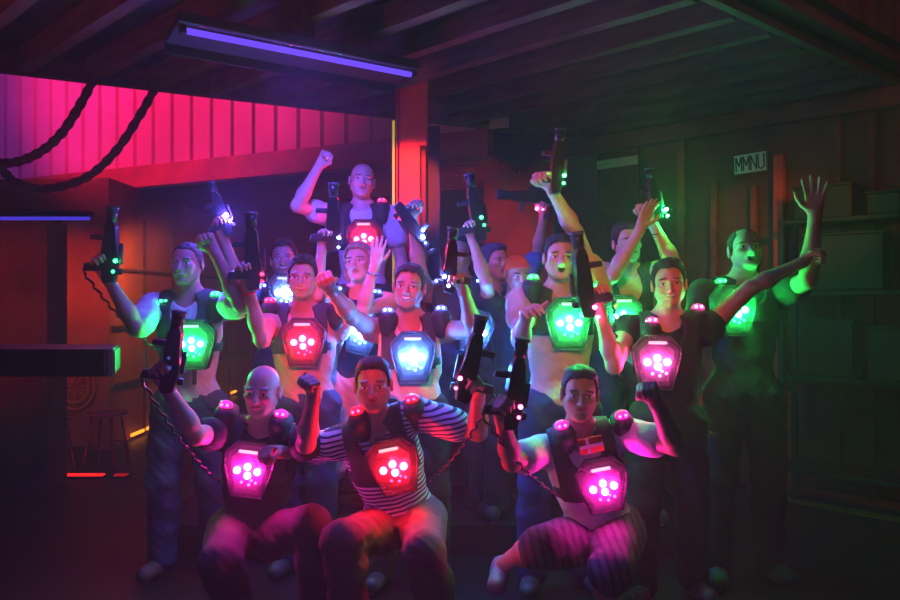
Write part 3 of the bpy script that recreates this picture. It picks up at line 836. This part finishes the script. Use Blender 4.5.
# string of tiny pinkish reflections along the guard wire
MB().tube([Mf @ Vector((-L / 2 + .05, -.055, .022)), Mf @ Vector((L / 2 - .02, -.055, .022))], .004, 6).build('guard_wire', pbr('chrome', (.8, .8, .8), .15, 1.), fx, True)
# second tube at the far left under the container
ta = at(-40, 215, 7.08); tb = at(92, 222, 7.08); td = unit(V(tb[0] - ta[0], tb[1] - ta[1], 0)); ta[2] = tb[2] = (ta[2] + tb[2]) / 2
f2 = empty('tube_light', ((ta + tb) / 2), 'short blue tube light low at the left under the raised container', 'light')
MB().tube([ta, ta * .02 + tb * .98], .018, 10).build('blue_tube', glow('blue_tube', (.10, .06, 1.), .65), f2, True)
M2 = frame((ta + tb) / 2, td, V(-td[1], td[0], 0), V(0, 0, 1))
MB().box((0, 0, .045), (np.linalg.norm(tb - ta), .09, .05), M2, .004).build('housing', black_m, f2)
for q in (-.5, .5): MB().box((q * .9, .08, .045), (.04, .14, .04), M2).build('wall_bracket', black_m, f2)

# slack ropes in front of the container
rope_m = pbr('rope_fibre', (.13, .035, .05), .9, var=.4, scale=60, bump=.8, bscale=120)
def rope(pts, label, r=.028):
    P = [at(*p) for p in pts]; out = []
    for i in range(len(P) - 1):                      # Catmull-Rom through the sighted points
        p0, p1, p2, p3 = P[max(i - 1, 0)], P[i], P[i + 1], P[min(i + 2, len(P) - 1)]
        for j in range(10):
            t = j / 10; out.append(.5 * ((2 * p1) + (-p0 + p2) * t + (2 * p0 - 5 * p1 + 4 * p2 - p3) * t * t + (-p0 + 3 * p1 - 3 * p2 + p3) * t ** 3))
    out.append(P[-1]); o = MB().tube(out, [r * (1 + .16 * math.sin(i * 1.9)) for i in range(len(out))], 10).build('rope', rope_m, None, True)
    return tag(o, label, 'rope', 'slack ropes')
rope([(-30, 150, 4.3), (5, 163, 4.35), (35, 155, 4.4), (60, 135, 4.5), (80, 105, 4.6), (95, 76, 4.72)], 'thick dark rope swagging from the deck edge, the upper of two')
rope([(-30, 140, 4.4), (0, 167, 4.45), (15, 182, 4.5), (45, 189, 4.6), (85, 178, 4.7), (115, 152, 4.8), (140, 115, 4.9), (157, 84, 5.0)], 'slack purple-lit rope hanging lower across the container rail')

# left side: deep orange board wall, facing wall, pillar, counter
zt = 2.74
sd = MB().box((-3.52, 9.6, zt / 2), (.12, 5.0, zt)).build('wall_left', board); tag(sd, kind='structure')
for z in (.62, 1.22, 1.82): tag(MB().box((-3.45, 9.6, z), (.03, 4.9, .03)).build('trim_%d' % (15 + int(z)), pbr('groove_dark', (.05, .02, .01), .8)), kind='structure')
for y in (7.9, 8.7, 9.7, 10.9): tag(MB().box((-3.45, y, 1.2), (.03, .03, 2.38)).build('trim_%d' % (20 + int(y)), pbr('groove_dark', (.05, .02, .01), .8)), kind='structure')
tag(MB().box((-6.2, 7.25, zt / 2), (5.3, .12, zt)).build('wall_back_left', board), kind='structure')
tag(MB().box((0, 12.2, 2.0), (9, .12, 4.0)).build('wall_back', pbr('back_dark', (.10, .03, .015), .8, var=.4, scale=1.5)), kind='structure')
tag(MB().box((-4.0, 7.13, 1.2), (.05, .06, 2.3)).build('trim_40', pbr('groove_dark', (.05, .02, .01), .8)), kind='structure')
em = MB()
for r_ in (.21, .15): em.tube([(-3.85 + r_ * math.cos(t / 24 * 6.2832), 7.17, .62 + r_ * 1.15 * math.sin(t / 24 * 6.2832)) for t in range(25)], .010, 6)
for t in range(8): em.tube([(-3.85 + .15 * math.cos(t / 8 * 6.2832), 7.17, .62 + .17 * math.sin(t / 8 * 6.2832)), (-3.85 + .03 * math.cos(t / 8 * 6.2832), 7.17, .62 + .04 * math.sin(t / 8 * 6.2832))], .006, 5)
tag(em.build('wall_emblem', pbr('emblem_pale', (.50, .20, .10), .7), None), 'round worn emblem with spokes fixed on the orange board wall', 'emblem')
# glowing dashes along the foot of the board wall
for i, y in enumerate((7.62, 8.0, 9.6, 10.0, 10.5, 11.0)):
    t = tag(MB().box((-3.40, y, .055), (.02, .30 if i < 2 else .24, .03)).build('glow_tape', glow('orange_dash', (1., .30, .02), 1.3 if i > 1 else 2.2)), ('short glowing orange dash low on the board wall, nearest the first standing man', 'faint second dash beside the brightest orange dash', 'glowing orange dash between the two left standing men, first of four', 'second glowing orange dash between the two left standing men', 'third glowing orange dash between the two left standing men', 'last glowing orange dash before the red shirt')[i], 'light strip', 'glowing dashes along the wall foot')
pil = MB().box((-3.95, 5.6, 1.06), (1.62, .30, 2.12), None, .01).build('pillar', pbr('pillar_maroon', (.12, .035, .025), .75, var=.35, scale=3, bump=.3, bscale=20))
tag(pil, 'wide dark maroon timber pillar at the left behind the high counter', 'pillar')
ct = empty('bar_counter', (-1.95, 3.25, 0), 'dark thick-edged high counter reaching in beside the maroon pillar', 'counter')
cm = pbr('counter_dark', (.045, .018, .02), .45, var=.4, scale=6, bump=.2, bscale=30)
bmc = bmesh.new(); top = [(-3.2, 3.05), (-1.50, 3.05), (-1.475, 3.08), (-1.60, 3.40), (-1.64, 3.42), (-3.2, 3.42)]
va = [bmc.verts.new((x, y, 1.165)) for x, y in top]; vb = [bmc.verts.new((x, y, 1.285)) for x, y in top]; bmc.faces.new(va[::-1]); bmc.faces.new(vb)
for i in range(6): bmc.faces.new((va[i], va[(i + 1) % 6], vb[(i + 1) % 6], vb[i]))
bmesh.ops.bevel(bmc, geom=bmc.edges[:], offset=.008, segments=2, affect='EDGES'); bmesh.ops.recalc_face_normals(bmc, faces=bmc.faces)
mc = bpy.data.meshes.new('counter_top'); bmc.to_mesh(mc); bmc.free(); link('counter_top', mc, cm, ct)
MB().box((-2.75, 3.25, .58), (.6, .24, 1.15), None, .01).build('counter_post', black_m, ct)
# added glowing strips in place of red reflections on the floor by the stools
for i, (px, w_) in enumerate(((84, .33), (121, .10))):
    q = at(px, 478, 5.90); f_ = empty('floor_reflection', (q[0], q[1], 0), ('long low added red glow for the reflection on the dark floor below the counter', 'short low added red glow for a floor reflection right of the long one')[i], 'floor reflection', 'red floor reflections')
    MB().box((q[0], q[1], .012), (w_ + .03, .10, .02), None, .003).build('reflection_base', black_m, f_)
    MB().box((q[0], q[1], .026), (w_, .07, .012), None, .003).build('red_glow_strip', glow('floor_red_%d' % i, (1., .015, .012), (1.3, .35)[i]), f_)
# metal chairs in the red gloom
crm = pbr('chair_red', (.45, .05, .03), .25, .6)
for i, (px, lab) in enumerate(((56, 'low metal stool in red light below the counter, the left one'), (112, 'low metal stool in red light below the counter, the right one'))):
    c = at(px, 430, 5.9 + i * .3); c[2] = 0; c[0] -= .05
    st = empty('metal_stool', c, lab, 'stool', 'metal stools in the red corner')
    MB().tube([(c[0] + .17 * math.cos(t / 20 * 6.2832), c[1] + .17 * math.sin(t / 20 * 6.2832), .50) for t in range(21)], .014, 8).build('seat_ring', crm, st, True)
    b = MB(); b.tube([(c[0], c[1], .485), (c[0], c[1], .505)], .165, 24).build('seat', cm, st)
    for k in range(4):
        a = math.pi / 4 + k * math.pi / 2
        MB().tube([(c[0] + .12 * math.cos(a), c[1] + .12 * math.sin(a), .49), (c[0] + .2 * math.cos(a), c[1] + .2 * math.sin(a), .004)], .012, 8).build('leg', crm, st, True)
    MB().tube([(c[0] + .165 * math.cos(t / 20 * 6.2832), c[1] + .165 * math.sin(t / 20 * 6.2832), .22) for t in range(21)], .008, 6).build('foot_ring', crm, st, True)

# low riser for the back row and a crate for the man at the very back
slab('floor_riser', [(-1.75, 4.10), (1.50, 4.10), (1.50, 4.98), (-1.75, 4.98)], .0, .18, black_m)
cr = empty('wooden_crate', (-.57, 4.66, .18), 'dark wooden crate the man at the very back stands on', 'crate')
for z in (.23, .33, .43, .53): MB().box((-.57, 4.45, z), (.62, .02, .08), None, .003).build('front_board', wood, cr)
MB().box((-.57, 4.66, .585), (.64, .42, .03), None, .004).build('crate_lid', wood, cr)
for sx in (-.29, .29): MB().box((-.57 + sx, 4.66, .375), (.03, .38, .38), None, .003).build('crate_side', wood, cr)

# ------------------------------------------------------------------ light
def lamp(kind, name, loc, col, watts, target=None, size=.1, spot=60, blend=.5):
    ld = bpy.data.lights.new(name, kind); ld.color = col; ld.energy = watts
    if kind == 'AREA': ld.shape = 'DISK'; ld.size = size
    else: ld.shadow_soft_size = size
    if kind == 'SPOT': ld.spot_size = math.radians(spot); ld.spot_blend = blend
    o = bpy.data.objects.new(name, ld); COL.objects.link(o); o.location = Vector(loc)
    if target is not None: o.rotation_euler = (Vector(target) - Vector(loc)).to_track_quat('-Z', 'Y').to_euler()
    return o
# ------------------------------------------------------------------ the group
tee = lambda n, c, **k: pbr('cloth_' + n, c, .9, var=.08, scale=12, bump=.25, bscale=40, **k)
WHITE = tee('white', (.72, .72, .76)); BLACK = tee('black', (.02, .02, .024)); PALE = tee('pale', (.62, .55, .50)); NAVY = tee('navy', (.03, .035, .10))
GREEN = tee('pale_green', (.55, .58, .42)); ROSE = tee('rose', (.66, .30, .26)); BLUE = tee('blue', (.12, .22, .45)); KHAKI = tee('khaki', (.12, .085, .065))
STRIPE = striped('stripe_knit', (.03, .03, .10), (.72, .72, .80), .021)
JEANS = tee('denim', (.035, .05, .13)); DARK = tee('dark_trouser', (.025, .022, .028)); TAN = tee('sand', (.45, .33, .20)); CHECK = striped('check_short', (.025, .02, .035), (.07, .05, .08), .035, 'X')

n_up = (.05, -1, .1)
P1 = person(dict(label='man in pale T-shirt with green chest lamps, first standing on the left', head=(187, 264, 3.82), roll=-2, yaw=-4, mouth='smile', tone='tan', hair=('crop', (.04, .03, .02)),
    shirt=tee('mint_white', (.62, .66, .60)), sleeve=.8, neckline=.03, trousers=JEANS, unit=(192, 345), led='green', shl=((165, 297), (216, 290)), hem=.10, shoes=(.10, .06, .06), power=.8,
    armR=((137, 328, True), (104, 272, True), 'grip', None, (.8, -.6, 0)), armL=((240, 305, True), (212, 246, True), 'fist', (-.2, 0, .2), (-.1, -1, 0)), tyaw=4))
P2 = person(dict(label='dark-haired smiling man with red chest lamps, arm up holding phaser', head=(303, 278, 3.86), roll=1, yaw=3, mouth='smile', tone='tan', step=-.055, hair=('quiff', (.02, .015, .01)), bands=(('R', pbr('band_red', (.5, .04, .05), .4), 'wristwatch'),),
    shirt=ROSE, sleeve=.3, trousers=JEANS, unit=(303, 343), led='red', shl=((270, 296), (336, 297)), neckline=.04, power=1.2,
    armR=((262, 340, True), (244, 276, True), 'grip', None, (.7, -.7, 0)), armL=((334, 352, False), (322, 398, False), 'loose', None, (-1, 0, 0))))
P3 = person(dict(label='man in dark top peering out behind the man with red lamps', head=(284, 259, 4.36), ground=.18, roll=-3, yaw=8, mouth='smile', tone='tan', hair=('short', (.02, .015, .01)),
    shirt=NAVY, sleeve=.5, trousers=DARK, unit=(285, 293), led='white', power=.45, us=.9,
    armR=((240, 285, True), (222, 234, True), 'grip', None, (.7, -.7, 0)), armL=None))
P4 = person(dict(label='laughing man in white singlet with icy white chest lamps', head=(409, 287, 3.68), roll=4, yaw=-4, mouth='smile', tone='tan', hair=('short', (.03, .02, .03)),
    shirt=tee('singlet', (.78, .74, .80)), sleeve=0, neckline=.04, trousers=DARK, unit=(413, 358), led='cyan', shl=((388, 306), (441, 304)), power=1.1,
    armR=((352, 316, True), (331, 290, True), 'fist', (0, 0, .2), (.1, -1, 0)), armL=((474, 330, True), (464, 292, True), 'grip', (-.2, 0, .2), (-.7, -.6, 0))))
P5 = person(dict(label='shaven-headed man raised at the very back beside the column', head=(362, 181, 4.62), ground=.60, H=1.80, roll=6, yaw=12, mouth='closed', tone='light', hair=('bald', (.10, .07, .05)),
    shirt=WHITE, sleeve=.5, neckline=.0, trousers=DARK, unit=(364, 240), led='red', shl=((334, 194), (382, 196)), power=.9,
    armR=((297, 206, True), (318, 168, True), 'fist', (.3, 0, .3), (.3, -1, 0)), armL=None))
P6 = person(dict(label='fair-haired person in dark top and white shorts, hand before the face', lean=(-.04, 0), head=(359, 262, 4.14), ground=.18, H=1.66, yaw=-12, roll=-6, mouth='closed', tone='light', hair=('long', (.50, .36, .22)), bands=(('L', pbr('band_silver', (.7, .7, .75), .2, .8), 'bracelet'),),
    shirt=NAVY, sleeve=0, neckline=.02, trousers=tee('shorts_white', (.72, .70, .82)), leg_to=.68, unit=(361, 333), led='cyan', us=.95, uroll=10, uyaw=-15, power=1.0, hem=.0, out=.02,
    armR=((316, 296, True), (323, 240, True), 'grip', None, (.7, -.7, 0)), armL=((362, 312, True), (374, 268, True), 'open', (0, 0, .3), (-.3, .9, 0)), spreadL=.6))
P7 = person(dict(label='person behind the laughing man, face half hidden by two phasers', head=(459, 254, 4.28), ground=.18, yaw=-16, roll=3, mouth='smile', tone='tan', hair=('short', (.02, .02, .03)),
    shirt=NAVY, sleeve=.0, trousers=DARK, unit=(476, 332), led='cyan', us=.95, uroll=14, uyaw=22, out=.14, power=1.25,
    armR=((420, 272, True), (413, 222, True), 'grip', None, (.6, -.6, 0)), armL=None))
P8 = person(dict(label='man in blue shirt with head turned, behind the gap in the middle', head=(495, 262, 4.62), ground=.18, H=1.74, yaw=38, roll=0, mouth='closed', tone='fair', hair=('short', (.05, .06, .12)),
    shirt=BLUE, sleeve=.7, trousers=DARK, unit=(500, 330), led='white', vest=False, armR=None, armL=((538, 252, False), (543, 218, True), 'grip', None, (-.5, -1, 0)), liftL=.06))
P9 = person(dict(label='person with orange-red cap beside the green-lit shouting man', head=(517, 274, 4.22), ground=.18, H=1.60, yaw=20, pitch=16, mouth='closed', tone='fair', hair=('cap', (.85, .10, .03)), hs=.9,
    shirt=DARK, sleeve=.4, trousers=DARK, unit=(500, 340), led='white', vest=False, shoulder=.18,
    armR=((486, 282, True), (472, 240, True), 'grip', (0, 0, .3), (.5, -1, 0)), armL=((536, 345, True), (522, 322, True), 'open', None, (.4, -1, 0)), spreadL=1.))
P10 = person(dict(label='shouting man with green chest lamps and one arm straight up', head=(560, 258, 3.62), roll=2, yaw=-3, H=1.84, mouth='open', tone='fair', hair=('short', (.02, .02, .015)),
    shirt=tee('cream', (.62, .50, .34)), sleeve=.4, neckline=.0, trousers=JEANS, unit=(569, 324), vw=.17, vo=.05, led='green', power=1.25, shl=((533, 273), (592, 282)),
    armR=((520, 340, True), (526, 318, True), 'loose', None, (.2, -1, 0)), armL=((573, 226, True), (553, 192, True), 'grip', (-.1, 0, .3), (-.7, -.7, 0)), liftL=.06))
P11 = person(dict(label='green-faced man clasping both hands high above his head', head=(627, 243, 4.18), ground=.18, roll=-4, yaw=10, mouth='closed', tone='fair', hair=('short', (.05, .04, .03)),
    shirt=GREEN, sleeve=.6, trousers=DARK, unit=(623, 318), led='green', power=1.1, liftR=.05, liftL=.05,
    armR=((612, 276, True), (640, 230, True), 'open', (0, 0, .5), (.5, -1, 0)), armL=((676, 268, True), (653, 224, True), 'grip', (0, 0, .3), (-.9, -.2, 0))))
P12 = person(dict(label='smiling man in black with pink chest lamps, arm around his neighbour', head=(669, 284, 3.50), roll=-4, yaw=-14, H=1.74, mouth='smile', tone='fair', hair=('quiff', (.03, .02, .015)),
    shirt=BLACK, sleeve=.1, neckline=.03, trousers=DARK, unit=(657, 363), led='pink', shl=((652, 316), (698, 303)), tyaw=-10, shoulder=.20,
    armR=((614, 366, True), (599, 308, True), 'grip', None, (.7, -.7, 0)), armL=((750, 288, False), (799, 264, False), 'fist', None, (0, -1, -.4))))
P13 = person(dict(label='tall open-mouthed man with green chest lamps and an open raised hand', head=(745, 250, 3.74), pitch=-10, roll=-3, yaw=-6, H=1.92, mouth='open', tone='fair', hair=('receding', (.05, .04, .03)),
    shirt=tee('olive_black', (.035, .035, .03)), sleeve=.5, trousers=DARK, unit=(736, 311), led='green', power=.9, uyaw=20, hem=.22,
    armR=None, armL=((808, 280, True), (815, 218, True), 'open', (-.1, 0, .2), (-.5, -1, 0)), spreadL=1.))
P14 = person(dict(label='bald crouching man in black with magenta chest lamps and clenched fist', head=(262, 391, 3.28), pelvis=(252, 528, 3.38), roll=2, yaw=-2, pitch=4, mouth='closed', tone='fair', hair=('bald', (.35, .30, .28)),
    shirt=BLACK, sleeve=.5, trousers=tee('wine_trouser', (.055, .02, .045)), unit=(248, 471), led='magenta', shl=((226, 400), (281, 409)), shoulder=.20,
    armR=((196, 436, True), (167, 388, True), 'grip', (0, 0, .2), (.7, -.7, 0)), armL=((306, 444, True), (313, 400, True), 'fist', (-.1, 0, .2), (-.6, -.8, 0)),
    legR=((220, 562, True), (240, 640, False)), legL=((312, 524, True), (318, 618, False))))
P15 = person(dict(label='kneeling man in striped T-shirt with bright red chest lamps', head=(373, 385, 3.16), pelvis=(402, 518, 3.30), roll=-3, yaw=4, mouth='closed', tone='tan', hair=('short', (.02, .015, .015)),
    shirt=STRIPE, sleeve=.62, neckline=.03, trousers=KHAKI, unit=(394, 468), led='red', power=1.25, shl=((357, 406), (412, 394)), shoulder=.20, hem=.05, liftL=.05,
    armR=((306, 452, False), (280, 452, True), 'grip', (-.2, 0, .1), (-.2, -1, -.3)), armL=((478, 432, True), (478, 396, True), 'grip', None, (-.7, -.6, 0)),
    legR=((342, 540, True), (352, 632, False)), legL=((424, 552, True), (448, 640, False))))
P16 = person(dict(label='kneeling man in white T-shirt with red print and magenta chest lamps', head=(580, 394, 3.14), pelvis=(600, 530, 3.30), roll=3, yaw=-5, mouth='closed', tone='tan', hair=('short', (.03, .02, .015)),
    shirt=WHITE, sleeve=.55, neckline=.02, trousers=CHECK, leg_to=.5, unit=(603, 487), led='magenta', shl=((562, 420), (622, 410)), emblem=(591, 445), hem=.06,
    armR=((512, 462, True), (502, 420, True), 'grip', None, (.7, -.7, 0)), armL=((676, 446, True), (656, 404, True), 'fist', (-.1, 0, .2), (-.5, -.9, 0)),
    legR=((540, 548, True), (502, 566, False)), legL=((610, 572, True), (606, 640, False)), shoes=(.3, .25, .25)))
# the straight-up left arm of the shouting man carries a phaser; his low arm another
def hand_of(I, key, up=.075): el, wr, m, d, n = I['arms'][key]; return wr + d * up

PH = [
 (P1, 'R', (104, 190), 'green', 'dark phaser in the raised hand of the man in pale T-shirt, left', 1, 1.0, 1.5, ((.01, .07), (-.05, .06))),
 (P2, 'R', (240, 190), 'red', 'dark upright phaser held beside the dark-haired man with red lamps', 1, 1.05, .9, ((-.03, .08), (-.07, .08))),
 (P3, 'R', (201, 176), 'violet', 'tilted phaser with bright violet-blue lamps, top left of the group', 1, .85, 420., ((.03, .06), (-.02, .07))),
 (P6, 'R', (326, 150), 'white', 'upright blue-lit phaser in front of the raised man by the column', 1, 1., 4., ((-.03, .07), (-.09, .07))),
 (P7, 'R', (444, 256), 'white', 'phaser with blue-white lamps pointing down from the hand on the column', 1, .9, 110., ((.19, .02), (.15, -.01))),
 (P4, 'L', (461, 240), 'white', 'stubby phaser with blue-white lamps beside the laughing man', -1, .8, 14., ((-.01, .07), (-.07, .04))),
 (P9, 'R', (462, 186), 'green', 'dark upright phaser with green slit lamps before the red wall', 1, 1.05, 1.5, ((.03, .05), (-.02, .06))),
 (P8, 'L', (505, 204), 'pink', 'dark phaser held level before the red wall, pink lamps', 1, 1.1, 1.5, ((.04, -.05), (.00, -.05))),
 (P12, 'R', (588, 240), 'pink', 'black phaser slanting between two green-lit chests, pink lamp', -1, 1.1, 1.8, ((-.07, .0), (-.12, -.01))),
 (P10, 'L', (553, 110), 'green', 'phaser held highest at the end of a straight raised arm, green lamps', 1, .85, 8., ((.0, .075), (-.05, .075))),
 (P11, 'L', (636, 140), 'green', 'phaser with brilliant green lamp in the clasped raised hands', 1, .8, 110., ((-.04, .10), (-.09, .10))),
 (P14, 'R', (168, 320), 'white', 'dark phaser upright in the hand of the bald crouching man', 1, .9, .01, ((.02, .03), (.07, .02))),
 (P15, 'L', (492, 322), 'pink', 'dark phaser with pink lamp in the striped man\'s raised hand', -1, .95, 1., ((-.0, .07), (-.05, .08))),
 (P16, 'R', (508, 350), 'pink', 'dark phaser in the raised hand of the man with red shirt print', 1, .95, 1., ((.0, .06), (-.05, .06))),
]
for I, key, tip, led, lab, fl, sc_, lp, ll in PH:
    g = hand_of(I, key); gd = g[1]; tp = at(tip[0], tip[1], gd - .02)
    cord = None
    if 'uc' in I: cord = I['uc'] + V(-.15 if key == 'R' else .15, .10, -.08)
    if any(I is q for q in (P4, P7, P6, P11, P3, P10)): cord = None
    phaser(g, tp - g, lab, led, face=(.15, -1, 0), flip=fl, s=sc_ * .88, ledp=lp, cord=cord, leds=ll, off=unit(tp - g) * .02 + V(0, -.02, 0))
# ------------------------------------------------------------------ lamps of the hall and added fill spots
lamp('AREA', 'red_stage_lamp', (-2.8, 5.1, 3.35), (1., .02, .10), 0, (-3.2, 6.7, 3.2), .4)
lamp('SPOT', 'red_flood_left', (-5.0, 4.9, 4.4), (1., .015, .26), 850, (-3.0, 8.2, 4.6), .15, 84, .5)
lamp('SPOT', 'violet_flood_left', (-7.0, 5.4, 4.4), (.45, .06, 1.), 300, (-5.2, 8.6, 4.5), .15, 60, .6)
lamp('SPOT', 'red_lamp_front', (-.5, .4, 2.92), (1., .04, .06), 750, (-.42, 3.75, 1.32), .06, 21, .8)
lamp('SPOT', 'red_wall_fill', (.75, 5.7, 2.5), (1., .03, .02), 190, (-.2, 7.6, 1.7), .12, 74, .7)  # unseen spot added to brighten the back wall
lamp('SPOT', 'red_column_fill', (-.12, 3.7, 2.8), (1., .08, .02), 330, (-.29, 5.02, 2.35), .05, 24, .6)  # added spot that brightens the red column
lamp('SPOT', 'orange_lamp_corner', (-4.2, 5.6, 2.2), (1., .09, .012), 280, (-3.9, 7.2, .8), .12, 90, .9)
lamp('SPOT', 'orange_lamp_alley', (-2.9, 7.0, 2.2), (1., .24, .03), 110, (-3.5, 8.5, 1.0), .12, 110, .8)
lamp('SPOT', 'green_wall_fill', (1.35, 4.4, 2.85), (.05, 1., .16), 34, (1.6, 6.1, 1.9), .12, 80, .9)  # added green spill for the wall and sign, besides the phasers' own
lamp('SPOT', 'orange_post_fill', (1.7, .6, 2.7), (1., .16, .03), 260, (2.5, 5.35, 2.0), .08, 14, .7)  # added narrow spot that picks out the orange post and ribs
lamp('SPOT', 'red_outside_fill', (3.6, 1.6, 3.9), (1., .07, .02), 38, (2.7, 4.6, 3.7), .1, 100, .8)  # added dim spot so the upper ribbed sheeting shows red
lamp('SPOT', 'red_ceiling_fill', (-3.3, 2.2, 1.7), (1., .03, .03), 60, (-1.6, 3.4, 3.1), .1, 90, .8)  # added upward spot tinting the left joists red
lamp('SPOT', 'orange_lamp_front', (.3, .8, 2.8), (1., .15, .03), 200, (.72, 3.8, 1.5), .08, 32, .8)
lamp('SPOT', 'red_pillar_fill', (-2.9, 2.6, 2.7), (1., .04, .02), 190, (-3.5, 5.45, 1.45), .1, 30, .9)  # added spot that reddens the dark pillar
lamp('SPOT', 'violet_fill', (-.75, 3.3, 2.75), (.12, .07, 1.), 170, (-.5, 4.0, 1.2), .2, 130, .7)
lamp('SPOT', 'violet_low', (-.9, .6, 1.0), (.28, .12, 1.), 22, (-.2, 3.3, .9), .15, 60, .6)

w = bpy.data.worlds.new('hall_air'); SC.world = w; w.use_nodes = True; nt = w.node_tree
nt.nodes['Background'].inputs[0].default_value = (.01, .002, .008, 1); nt.nodes['Background'].inputs[1].default_value = .3
vs_ = nt.nodes.new('ShaderNodeVolumeScatter')            # stage haze hanging in the air
vs_.inputs['Density'].default_value = .019; vs_.inputs['Anisotropy'].default_value = .25
nt.links.new(vs_.outputs[0], [n for n in nt.nodes if n.type == 'OUTPUT_WORLD'][0].inputs['Volume'])

cam = bpy.data.cameras.new('camera'); cam.lens = 28; cam.sensor_width = 36; cam.clip_start = .05; cam.clip_end = 100
co = bpy.data.objects.new('camera', cam); COL.objects.link(co); co.location = (0, 0, EYE); co.rotation_euler = (math.radians(90), 0, 0)
SC.camera = co
SC.view_settings.view_transform = 'Standard'; SC.view_settings.look = 'None'; SC.view_settings.exposure = 0; SC.view_settings.gamma = 1
SC.cycles.use_denoising = True; SC.cycles.max_bounces = 5; SC.cycles.volume_bounces = 0; SC.cycles.transparent_max_bounces = 12
SC.cycles.sample_clamp_indirect = 4
